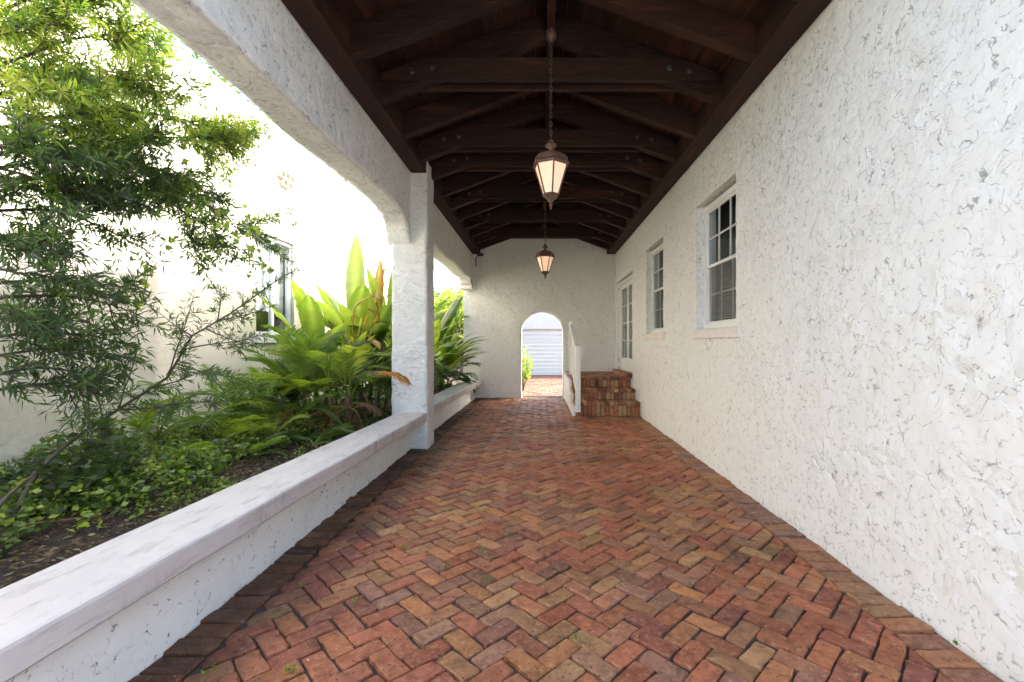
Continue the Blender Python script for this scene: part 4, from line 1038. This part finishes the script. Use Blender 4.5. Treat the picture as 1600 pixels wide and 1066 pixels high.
# ---- palms
def frond(mb, base, az, el, length, bend, ll, col, n=26, droop=.35, start=.22, roll=0.0):
    """feather frond: arching rachis with two ranks of leaflets"""
    p = Vector(base); m = 14; P = [p.copy()]; T = []
    for k in range(m):
        e = el-bend*(k/m)**1.3; d = Vector((math.cos(az)*math.cos(e), math.sin(az)*math.cos(e), math.sin(e))); T.append(d); p = p+d*length/m; P.append(p.copy())
    mb.tube(P, [.009*(1-.8*k/m)+.0015 for k in range(m+1)], 5, mixc(col, GREENS['lime'], .35))
    for k in range(n):
        t = start+(1-start)*k/(n-1); f = t*m; i = min(int(f), m-1); q = P[i].lerp(P[i+1], f-i); tg = T[i]
        side = tg.cross(Vector((0, 0, 1)));
        if side.length < .05: side = Vector((-math.sin(az), math.cos(az), 0))
        side.normalize(); up = side.cross(tg)
        prof = math.sin(math.pi*min(1, .18+.80*(t-start)/(1-start)))**.7
        for s in (-1, 1):
            L = ll*prof*random.uniform(.85, 1.1); a = math.radians(58-26*t+random.uniform(-5, 5))
            dd = (tg*math.cos(a)+side*s*math.sin(a)+up*random.uniform(.02, .22)).normalized()
            mid = q+dd*L*.5+Vector((0, 0, -droop*L*.08)); tip = q+dd*L*.97+Vector((0, 0, -droop*L*.45)); w = L*.045+.004
            wd = tg*w*.75+up*w*.35; c = vary(col, .18); i0 = len(mb.v)
            for r in (q, mid+wd, tip, mid-wd): mb.v.append(tuple(r)); mb.c.append(c)
            mb.f.append([i0, i0+1, i0+3]); mb.f.append([i0+1, i0+2, i0+3])
def palm(loc, label, nf, length, ll, cols, az0=0, az1=2*math.pi, el=(35, 80), stems=4, spread=.12, h0=.25, n=26, dead=0, group=None):
    z = soil_z(loc[0], loc[1]); t = thing('palm', (loc[0], loc[1], z), label, 'palm', group)
    st = []
    for s in range(stems):
        bx, by = loc[0]+random.gauss(0, spread), loc[1]+random.gauss(0, spread); hh = h0*random.uniform(.6, 1.3)
        m = MB(); m.tube([(bx, by, z-.03), (bx+random.gauss(0, .02), by, z+hh*.6), (bx+random.gauss(0, .03), by, z+hh)], [.028, .022, .015], 7); m.build('stem', 'dead_fibre', t, smooth=True); st.append(Vector((bx, by, z+hh)))
    for f in range(nf):
        b = random.choice(st); az = random.uniform(az0, az1); e = math.radians(random.uniform(*el)); m = MB()
        frond(m, b, az, e, length*random.uniform(.7, 1.15), math.radians(random.uniform(55, 110)), ll*random.uniform(.85, 1.1), vary(random.choice(cols), .2), n)
        for i, p in enumerate(m.v):
            if p[0] < XN+.04: m.v[i] = (XN+.04, p[1], p[2])
        m.build('frond', 'leaf', t, tint=True)
    for f in range(dead):
        b = random.choice(st)-Vector((0, 0, h0*.4)); m = MB()
        frond(m, b, random.uniform(0, 6.28), math.radians(random.uniform(-5, 40)), length*random.uniform(.4, .7), math.radians(90), ll*.6, vary(GREENS['brown'], .3), 16, 1.0)
        m.v = [(p[0], p[1], max(p[2], z+.01)) for p in m.v]
        m.build('dead_frond', 'dry_leaf', t, tint=True)
    return t
G = GREENS
main_palm = palm((-2.42, 5.15), 'bushy green palm clump with brown dead base beside the pillar', 32, .86, .32, [G['mid'], G['bright'], G['bright'], G['lime'], G['mid']], az0=math.radians(60), az1=math.radians(318), el=(40, 88), stems=9, spread=.15, h0=.42, n=30, dead=12)
palm((-2.75, 5.9), 'bright palm clump behind the bushy clump under the banana leaves', 14, .85, .30, [G['bright'], G['lime'], G['mid']], el=(45, 88), stems=6, spread=.2, h0=.4, dead=4)
palm((-3.15, 5.55), 'feathery pale green palm clump below the neighbouring window', 11, .8, .24, [G['lime'], G['bright'], G['mid']], el=(45, 85), stems=4, spread=.14, h0=.25)
palm((-2.18, 4.42), 'small young palm close to the cap of the planter wall', 7, .42, .24, [G['mid'], G['bright']], el=(20, 65), stems=2, spread=.03, h0=.05, n=18)
palm((-2.9, 4.25), 'young palm with drooping fronds among the ground cover', 8, .6, .25, [G['mid'], G['bright'], G['lime']], el=(20, 70), stems=2, spread=.05, h0=.12, n=20)
palm((-2.85, 3.45), 'young lime green palm under the leaning stem', 7, .5, .22, [G['bright'], G['lime']], el=(15, 60), stems=2, spread=.05, h0=.08, n=18)
palm((-2.62, 4.75), 'young dark palm in front of the bushy palm clump', 9, .62, .28, [G['mid'], G['dark']], el=(20, 70), stems=2, spread=.06, h0=.15, n=22, dead=3)
palm((-2.75, 3.0), 'young palm low at the foot of the leaning stem', 7, .45, .2, [G['bright'], G['mid']], el=(20, 70), stems=2, spread=.04, h0=.06, n=18)
palm((-2.55, 4.35), 'young bright palm beside the dead stump', 8, .5, .22, [G['bright'], G['lime']], el=(20, 70), stems=2, spread=.04, h0=.08, n=20, dead=2)
palm((-3.35, 3.9), 'young palm tucked against the chimney breast', 8, .6, .24, [G['mid'], G['bright']], el=(30, 80), stems=2, spread=.05, h0=.15, n=20)
palm((-3.3, 4.75), 'pale feathery palm leaning on the cream wall', 12, .75, .26, [G['bright'], G['mid'], G['lime']], el=(35, 85), stems=4, spread=.12, h0=.2, n=24)
palm((-3.05, 5.1), 'mid green palm clump between the pale palms', 12, .8, .28, [G['mid'], G['bright']], el=(35, 85), stems=4, spread=.12, h0=.2, n=24, dead=4)
palm((-2.45, 3.9), 'tiny seedling palm in the leaf litter', 5, .32, .18, [G['bright'], G['mid']], el=(15, 60), stems=1, spread=.02, h0=.03, n=14)
palm((-2.25, 6.55), 'dark palm clump behind the pillar', 16, 1.0, .34, [G['dark'], G['mid']], el=(30, 85), stems=5, spread=.18, h0=.35, dead=4)
palm((-2.22, 8.6), 'dark low palm clump behind the short planter wall', 20, 1.0, .34, [G['dark'], G['mid'], G['dark']], el=(20, 75), stems=5, spread=.16, h0=.22, dead=3)
palm((-2.12, 9.75), 'dark palm drooping over the short planter wall by the end wall', 18, .85, .30, [G['dark'], G['mid']], el=(10, 60), stems=4, spread=.12, h0=.2)
palm((-2.5, 10.6), 'tall bright palm rising beside the end wall', 14, 1.5, .42, [G['bright'], G['lime'], G['mid']], el=(55, 88), stems=3, spread=.12, h0=1.1)
# the rusty frond hanging in front of the pillar
b = at(566, 585, 4.95); m = MB()
frond(m, b, math.radians(5), math.radians(14), .52, math.radians(62), .24, (.17, .13, .06), 22, .9, .1)
k = len(m.v)
for i, p in enumerate(m.v):
    u = (p[0]-b.x)/.42
    if u > .5: m.c[i] = vary(GREENS['orange'], .25)
o = m.build('dead_frond', 'dry_leaf', main_palm, tint=True); o['label'] = 'rusty orange dying frond tip against the pillar'

# ---- broad leaves (banana / heliconia)
def blade(mb, base, az, el, length, width, bend, col, edge=None, tear=0.07, m=16, petiole=.25, twist=0.0):
    p = Vector(base); e0 = el
    pet = [p.copy()]; 
    for k in range(3):
        d = Vector((math.cos(az)*math.cos(el), math.sin(az)*math.cos(el), math.sin(el))); p = p+d*petiole/3; pet.append(p.copy())
    mb.tube(pet, [.016, .013, .011, .009], 6, mixc(col, GREENS['lime'], .5))
    i0 = len(mb.v); rib = mixc(col, (.45, .5, .15), .5)
    for k in range(m+1):
        t = k/m; e = el-bend*t**1.4; d = Vector((math.cos(az)*math.cos(e), math.sin(az)*math.cos(e), math.sin(e)))
        sd = Vector((-math.sin(az), math.cos(az), 0)); up = d.cross(sd)*-1
        tw = twist*t; sd = sd*math.cos(tw)+up*math.sin(tw); up = sd.cross(d)
        w = width*.5*(math.sin(math.pi*min(1, t*.93+.07))**.6)*(1-.25*t)
        if k == m: w = .002
        j1, j2 = random.uniform(1-tear, 1), random.uniform(1-tear, 1); fold = .30
        wav = .10*math.sin(k*1.9)
        c = vary(col, .07)
        for q, cc in ((p+sd*w*j1*.98+up*w*(fold+wav), mixc(c, edge, .8) if edge else c), (p+sd*w*.5+up*w*fold*.42, c), (p, rib), (p-sd*w*.5+up*w*fold*.42, c), (p-sd*w*j2*.98+up*w*(fold-wav), mixc(c, edge, .8) if edge else c)):
            mb.v.append(tuple(q)); mb.c.append(cc)
        p = p+d*length/m
    for k in range(m):
        for j in range(4): a = i0+k*5+j; mb.f.append([a, a+1, a+6, a+5])
def clump(name, loc, label, cat, leaves, stem_h=.5, group=None):
    z = soil_z(*loc); t = thing(name, (loc[0], loc[1], z), label, cat, group)
    st = MB(); st.tube([(loc[0], loc[1], z-.03), (loc[0]+.02, loc[1], z+stem_h*.6), (loc[0]+.03, loc[1], z+stem_h)], [.04, .032, .02], 8, GREENS['mid']); st.build('stem', 'broad_leaf', t, smooth=True, tint=True)
    for (az, el, L, W, bend, col, kw) in leaves:
        m = MB(); kw = dict(kw); b = kw.pop('base', None) or (loc[0]+.02+random.gauss(0, .03), loc[1]+random.gauss(0, .03), z+stem_h*random.uniform(.55, 1))
        blade(m, b, math.radians(az), math.radians(el), L, W, math.radians(bend), col, **kw)
        for i, p in enumerate(m.v):
            if p[0] < XN+.03: m.v[i] = (XN+.03+.01*random.random(), p[1], p[2])
        m.build('leaf', 'broad_leaf', t, smooth=True, tint=True)
    return t
L_ = G['lime']; B_ = G['bright']; M_ = G['mid']; PALE = (.20, .24, .08)
clump('banana_plant', (-3.05, 7.45), 'tall banana plant with a pale upright leaf against the cream wall', 'plant', [
    (105, 86, 1.45, .36, 16, PALE, dict(petiole=.5)), (70, 74, 1.25, .36, 35, B_, dict(petiole=.4)), (-60, 66, 1.1, .40, 55, B_, dict(petiole=.35)), (-100, 60, 1.05, .38, 60, L_, dict(petiole=.4)), (150, 68, 1.2, .3, 50, B_, dict(petiole=.4)), (-40, 45, 1.0, .34, 50, M_, dict(petiole=.3)), (235, 50, .95, .34, 60, B_, dict()), (-130, 75, 1.1, .36, 30, L_, dict(petiole=.35)), (200, 62, 1.1, .3, 55, L_, dict(petiole=.4))], .95)
clump('banana_plant', (-2.72, 7.3), 'banana plant with one yellow and orange dying upright leaf', 'plant', [
    (75, 85, 1.0, .25, 8, (.32, .16, .02), dict(edge=(.20, .04, .01), petiole=.66)), (-60, 50, 1.0, .36, 70, B_, dict()), (-100, 64, 1.1, .38, 50, L_, dict(petiole=.35)), (-50, 70, 1.0, .34, 60, B_, dict(petiole=.4)), (-80, 76, 1.15, .34, 30, L_, dict(petiole=.3)), (-30, 45, .9, .34, 60, M_, dict()), (20, 62, 1.05, .3, 55, B_, dict(petiole=.45))], .8)
clump('banana_plant', (-3.25, 6.6), 'banana plant with a scalloped leaf arching in front of the neighbouring window', 'plant', [
    (222, 66, 1.2, .30, 40, L_, dict(tear=.6, petiole=.35)), (-70, 62, 1.1, .34, 50, B_, dict(petiole=.35)), (265, 72, 1.0, .32, 40, L_, dict(tear=.3, petiole=.35)), (-40, 60, 1.0, .34, 60, B_, dict()), (-110, 45, .8, .3, 50, M_, dict()), (-95, 80, 1.0, .3, 25, L_, dict(petiole=.3))], .7)
clump('banana_plant', (-2.48, 7.7), 'leafy banana plant close behind the pillar', 'plant', [
    (-60, 70, 1.1, .36, 45, B_, dict(petiole=.4)), (-90, 60, 1.0, .36, 60, L_, dict()), (210, 60, 1.0, .34, 50, B_, dict()), (250, 52, 1.1, .36, 60, M_, dict()), (-120, 76, 1.2, .36, 25, L_, dict(petiole=.4)), (-75, 80, 1.1, .32, 25, B_, dict(petiole=.5))], .8)
clump('banana_plant', (-2.32, 9.0), 'banana plant with broad dark leaf beyond the pillar', 'plant', [
    (55, 62, 1.35, .40, 25, M_, dict(petiole=.5)), (75, 60, 1.1, .36, 45, B_, dict()), (-60, 62, 1.1, .34, 50, L_, dict()), (100, 74, 1.2, .34, 30, B_, dict()), (-85, 66, 1.2, .36, 40, B_, dict(petiole=.4)), (30, 72, 1.3, .34, 30, M_, dict(petiole=.5))], .6)
clump('ginger_plant', (-2.05, 9.45), 'lime green ginger plant fanning narrow leaves over the short wall', 'plant', [
    (random.uniform(-70, 80), random.uniform(30, 78), random.uniform(.75, 1.1), random.uniform(.13, .19), random.uniform(30, 70), vary(random.choice([L_, B_, L_]), .15), dict(petiole=.2)) for _ in range(24)], .45)
clump('ginger_plant', (-2.3, 8.1), 'lime green ginger plant just past the pillar', 'plant', [
    (random.uniform(-100, 60), random.uniform(40, 82), random.uniform(.8, 1.1), random.uniform(.13, .18), random.uniform(30, 65), vary(random.choice([L_, B_, L_]), .15), dict(petiole=.2)) for _ in range(18)], .5)
clump('heliconia', (-2.75, 6.7), 'heliconia with yellow red flower bracts below the banana leaves', 'plant', [
    (random.uniform(180, 350), random.uniform(45, 82), random.uniform(.6, .9), random.uniform(.11, .17), random.uniform(30, 70), vary(random.choice([L_, B_, G['yellow']]), .15), dict(petiole=.2)) for _ in range(12)]+[
    (random.uniform(180, 350), random.uniform(60, 85), .16, .05, 30, vary(random.choice([G['orange'], G['yellow']]), .2), dict(petiole=.85, m=5)) for _ in range(9)], .5)
# dried brown banana leaves hanging in the clump
dry = thing('dried_leaf_cluster', (-2.6, 7.1, .4), 'crumpled brown dried leaves hanging between the banana plants', 'leaves')
for k in range(8):
    m = MB(); b = at(random.uniform(550, 598), random.uniform(455, 540), random.uniform(6.3, 7.0))
    blade(m, b, random.uniform(0, 6.28), math.radians(random.uniform(-20, 30)), random.uniform(.3, .5), .16, math.radians(100), vary((.26, .15, .07), .3), tear=.6, m=9, petiole=.08)
    m.build('dry_leaf', 'dry_leaf', dry, tint=True)

# ---- shrub by the frame's edge and fine undergrowth
def leafy_shrub(loc, label, r, hgt, n, cols, L, name='shrub'):
    z = soil_z(*loc) if loc[0] > XN and loc[1] < 16 and loc[0] < XLO else 0
    t = thing(name, (loc[0], loc[1], z), label, 'shrub'); st = MB(); lv = Leaves()
    for s in range(int(n/22)):
        a = random.uniform(0, 6.28); rr = r*math.sqrt(random.random()); e = Vector((loc[0]+rr*math.cos(a), loc[1]+rr*math.sin(a), z+hgt*random.uniform(.5, 1)*(1-.4*(rr/r)**2)))
        pts = curve_pts((loc[0]+.2*rr*math.cos(a), loc[1]+.2*rr*math.sin(a), z), e, .02, 5, .05); st.tube(pts, [.006, .005, .004, .003, .002, .0015], 4)
        m = 22; u = RNG.uniform(.3, 1, m); P = np.array([tuple(pts[min(5, int(q*5))].lerp(pts[min(5, int(q*5)+1)], q*5 % 1)) for q in u]); D = RNG.normal(size=(m, 3)); D[:, 2] = np.abs(D[:, 2])*.5; D /= np.linalg.norm(D, axis=1, keepdims=True)
        ll = L*RNG.uniform(.6, 1.2, m); C = np.array(random.choice(cols))[None]*RNG.uniform(.7, 1.35, (m, 1))*np.ones((1, 3)); lv.put(*needle_leaves(P, D, ll, ll*RNG.uniform(.35, .5, m), C))
    st.build('stem', 'bark', t); lv.build('foliage', 'broad_leaf', t)
leafy_shrub((-2.78, 2.75), 'dark glossy shrub at the foot of the fern pine', .38, .52, 900, [G['dark'], G['mid'], G['dark']], .075)
leafy_shrub((-3.25, 3.3), 'mid green shrub against the foot of the cream wall', .4, .45, 700, [G['mid'], G['bright']], .06)
leafy_shrub((-.50, 12.4), 'bright green bush seen through the archway', .36, 1.5, 1100, [L_, B_], .10)
leafy_shrub((-2.75, 8.7), 'dark green bush low behind the banana plants', .55, .95, 1300, [G['dark'], M_], .10)
leafy_shrub((-3.4, 9.9), 'dark green bush against the far end of the cream wall', .5, 1.5, 1300, [G['dark'], M_], .10)
leafy_shrub((-2.55, 11.4), 'dark green bush past the end wall', .6, 1.1, 1300, [G['dark'], M_], .10)
leafy_shrub((-3.1, 4.9), 'fine light green bush between the young palms', .4, .7, 900, [L_, B_, M_], .06)

gc = Leaves()
def scatter(n, x0, x1, y0, y1, L, cols, hmax, dens=None, wide=(.5, .75)):
    xs = RNG.uniform(x0, x1, n*3); ys = RNG.uniform(y0, y1, n*3); keep = []
    for x, y in zip(xs, ys):
        f = noise.noise(Vector((x*1.6, y*1.6, 4)))*.9+.5+ (dens(x, y) if dens else 0)
        if random.random() < f: keep.append((x, y))
        if len(keep) >= n: break
    for x, y in keep:
        z = soil_z(x, y); h = hmax*random.uniform(.25, 1); m = 6
        P = np.array([(x+random.gauss(0, .02), y+random.gauss(0, .02), z+h*random.uniform(.3, 1)) for _ in range(m)])
        D = RNG.normal(size=(m, 3)); D[:, 2] = D[:, 2]*.35+.15; D /= np.linalg.norm(D, axis=1, keepdims=True)
        ll = L*RNG.uniform(.6, 1.2, m); C = np.array(random.choice(cols))[None]*RNG.uniform(.7, 1.4, (m, 1))*np.ones((1, 3))
        gc.put(*needle_leaves(P, D, ll, ll*RNG.uniform(*wide, m), C))
scatter(3600, XN+.1, -2.12, 1.4, 5.2, .045, [M_, B_, L_, G['dark'], M_, B_], .24, lambda x, y: .25-1.1*max(0, x+2.55)/.35)
scatter(420, -2.5, -1.95, 1.2, 5.0, .035, [L_, B_], .05, lambda x, y: -.35)
scatter(900, XN+.1, -1.95, 5.2, 10.5, .06, [M_, G['dark']], .2)
tag(gc.build('ground_cover', 'broad_leaf'), 'small bright green leafy ground cover over the planting bed', 'ground cover', kind='stuff')
lt = Leaves(); n = 11000
X = RNG.uniform(-2.75, XLO-.02, n); Y = RNG.uniform(1.0, 6.5, n); P = np.stack([X, Y, [soil_z(a, b)+random.uniform(.004, .03) for a, b in zip(X, Y)]], 1)
D = RNG.normal(size=(n, 3)); D[:, 2] *= .18; D /= np.linalg.norm(D, axis=1, keepdims=True); ll = RNG.uniform(.012, .05, n)
cols = np.array([(.13, .085, .05), (.20, .14, .09), (.08, .05, .035), (.28, .21, .15), (.06, .042, .03), (.15, .12, .05)])
lt.put(*needle_leaves(P, D, ll, ll*RNG.uniform(.12, .45, n), cols[RNG.integers(0, len(cols), n)]*RNG.uniform(.7, 1.2, (n, 1)))); tag(lt.build('leaf_litter', 'dry_leaf'), 'brown dry leaf litter on the soil', 'leaf litter', kind='stuff')
# fallen sticks and dead frond stumps
for i, (px, py, d, lab) in enumerate(((245, 745, 3.35, 'shaggy dead brown palm stump among the ground cover'), (352, 712, 3.95, 'dead brown palm stump near the planter wall'))):
    p = at(px, py, d); z = soil_z(p.x, p.y); t = thing('dead_stump', (p.x, p.y, z), lab, 'stump'); m = MB()
    m.tube([(p.x, p.y, z-.03), (p.x+.01, p.y, z+.07), (p.x, p.y, z+.12)], [.05, .04, .02], 8); m.build('core', 'dead_fibre', t, smooth=True); m = MB()
    for k in range(26):
        a = random.uniform(0, 6.28); r = random.uniform(.1, .24); m.tube([(p.x, p.y, z+random.uniform(.05, .13)), (p.x+.5*r*math.cos(a), p.y+.5*r*math.sin(a), z+random.uniform(.06, .16)), (p.x+r*math.cos(a), p.y+r*math.sin(a), z+.01)], [.006, .004, .002], 4)
    m.build('fibre_fringe', 'dead_fibre', t)
for k, (p, q, lab) in enumerate((((30, 855, 2.35), (165, 830, 2.5), 'pale broken stick lying on the soil by the cap'), ((-10, 800, 2.2), (62, 735, 2.5), 'dark bare stick slanting up at the frame edge'), ((100, 795, 2.75), (205, 770, 2.95), 'long thin fallen twig on the leaf litter'))):
    a, b = at(*p), at(*q)
    if k != 1: a.z = soil_z(a.x, a.y)+.02; b.z = soil_z(b.x, b.y)+.03
    m = MB(); m.tube(curve_pts(a, b, .01, 6, .03), [.011, .010, .009, .008, .007, .006, .004], 6); tag(m.build('fallen_stick', 'bark' if k == 1 else 'dead_fibre', smooth=True), lab, 'stick')
yl = thing('fallen_leaf', at(425, 690, 4.5), 'yellow fallen banana leaf lying on the soil by the palm', 'leaf'); m = MB()
b = at(408, 692, 4.4); blade(m, (b.x, b.y, soil_z(b.x, b.y)+.04), math.radians(50), math.radians(12), .42, .15, math.radians(20), G['yellow'], edge=(.35, .12, .02), m=9, petiole=.05); m.build('blade', 'broad_leaf', yl, tint=True)

# ---- weeds and crumbs on the brick
wd = Leaves()
for px, py in ((467, 915), (628, 858), (280, 960), (1435, 950), (700, 890), (750, 860), (455, 1052), (330, 1050), (1425, 945), (870, 590+30), (835, 626), (560, 938), (905, 1000), (1500, 1010), (250, 985), (760, 905)):
    d = 711*H/(py-536); x = (px-843)/711*d; m = 12 if px != 835 else 60
    P = np.stack([x+RNG.normal(0, .014 if m < 20 else .09, m), d+RNG.normal(0, .014, m), np.full(m, .004)], 1); D = RNG.normal(size=(m, 3)); D[:, 2] = np.abs(D[:, 2])+.4; D /= np.linalg.norm(D, axis=1, keepdims=True); ll = RNG.uniform(.012, .032, m)
    wd.put(*needle_leaves(P, D, ll, ll*.4, np.array(random.choice([L_, B_]))[None]*RNG.uniform(.8, 1.3, (m, 1))*np.ones((1, 3))))
tag(wd.build('weeds', 'broad_leaf'), 'tiny green weeds sprouting in the brick joints', 'weeds', kind='stuff')
cr = Leaves(); n = 420; X = RNG.uniform(XL, XR, n); Y = RNG.uniform(1.2, 7, n); D = RNG.normal(size=(n, 3)); D[:, 2] *= .1; D /= np.linalg.norm(D, axis=1, keepdims=True); ll = RNG.uniform(.004, .016, n)
cols = np.array([(.5, .45, .35), (.35, .3, .12), (.06, .04, .03), (.3, .2, .12)])
cr.put(*needle_leaves(np.stack([X, Y, np.full(n, .009)], 1), D, ll, ll*.6, cols[RNG.integers(0, 4, n)])); tag(cr.build('leaf_debris', 'dry_leaf'), 'tiny crumbs of leaf debris strewn on the brick paving', 'debris', kind='stuff')

# ------------------------------------------------------------------ trees behind the neighbour's parapet and beyond the end of the bed
def far_tree(loc, hgt, r, label, n=2600, L=.22, cols=(M_, B_, L_)):
    t = thing('tree', (*loc, -.05), label, 'tree', 'trees beyond the houses'); tk = MB()
    tk.tube([(*loc, -.1), (loc[0]+.1, loc[1], hgt*.4), (loc[0], loc[1]+.1, hgt*.75)], [.16, .12, .05], 8); lv = Leaves()
    cs = []
    for k in range(16):
        a = random.uniform(0, 6.28); rr = r*math.sqrt(random.random()); c = Vector((loc[0]+rr*math.cos(a), loc[1]+rr*math.sin(a), hgt*random.uniform(.6, .98)-.1*rr)); cs.append(c)
        tk.tube(curve_pts((loc[0], loc[1], hgt*random.uniform(.35, .6)), c, .1, 5, .05), [.05, .04, .03, .02, .015, .01], 5)
    for c in cs:
        m = n//16; P = np.array(c)[None]+RNG.normal(size=(m, 3))*np.array([.5, .5, .38])*r*.42; D = RNG.normal(size=(m, 3)); D[:, 2] -= .3; D /= np.linalg.norm(D, axis=1, keepdims=True); ll = L*RNG.uniform(.6, 1.2, m)
        lv.put(*needle_leaves(P, D, ll, ll*.4, np.array(random.choice(cols))[None]*RNG.uniform(.6, 1.4, (m, 1))*np.ones((1, 3))))
    tk.build('trunk', 'bark', t); lv.build('crown', 'leaf', t)
far_tree((-8.6, 18.0), 10.2, 2.4, 'bright leafy tree rising behind the parapet of the cream house')
far_tree((-9.5, 14.5), 10.6, 1.6, 'slim tree top peeping over the cream parapet')
far_tree((-5.2, 24), 4.2, 2.4, 'leafy tree far beyond the pillar under open sky', 3200)
far_tree((-3.6, 16.5), 2.9, 1.4, 'dense green tree behind the ginger plants', 4200, .2)
far_tree((-2.4, 14.2), 2.9, 1.2, 'low bushy tree just outside the end wall', 3600, .16)
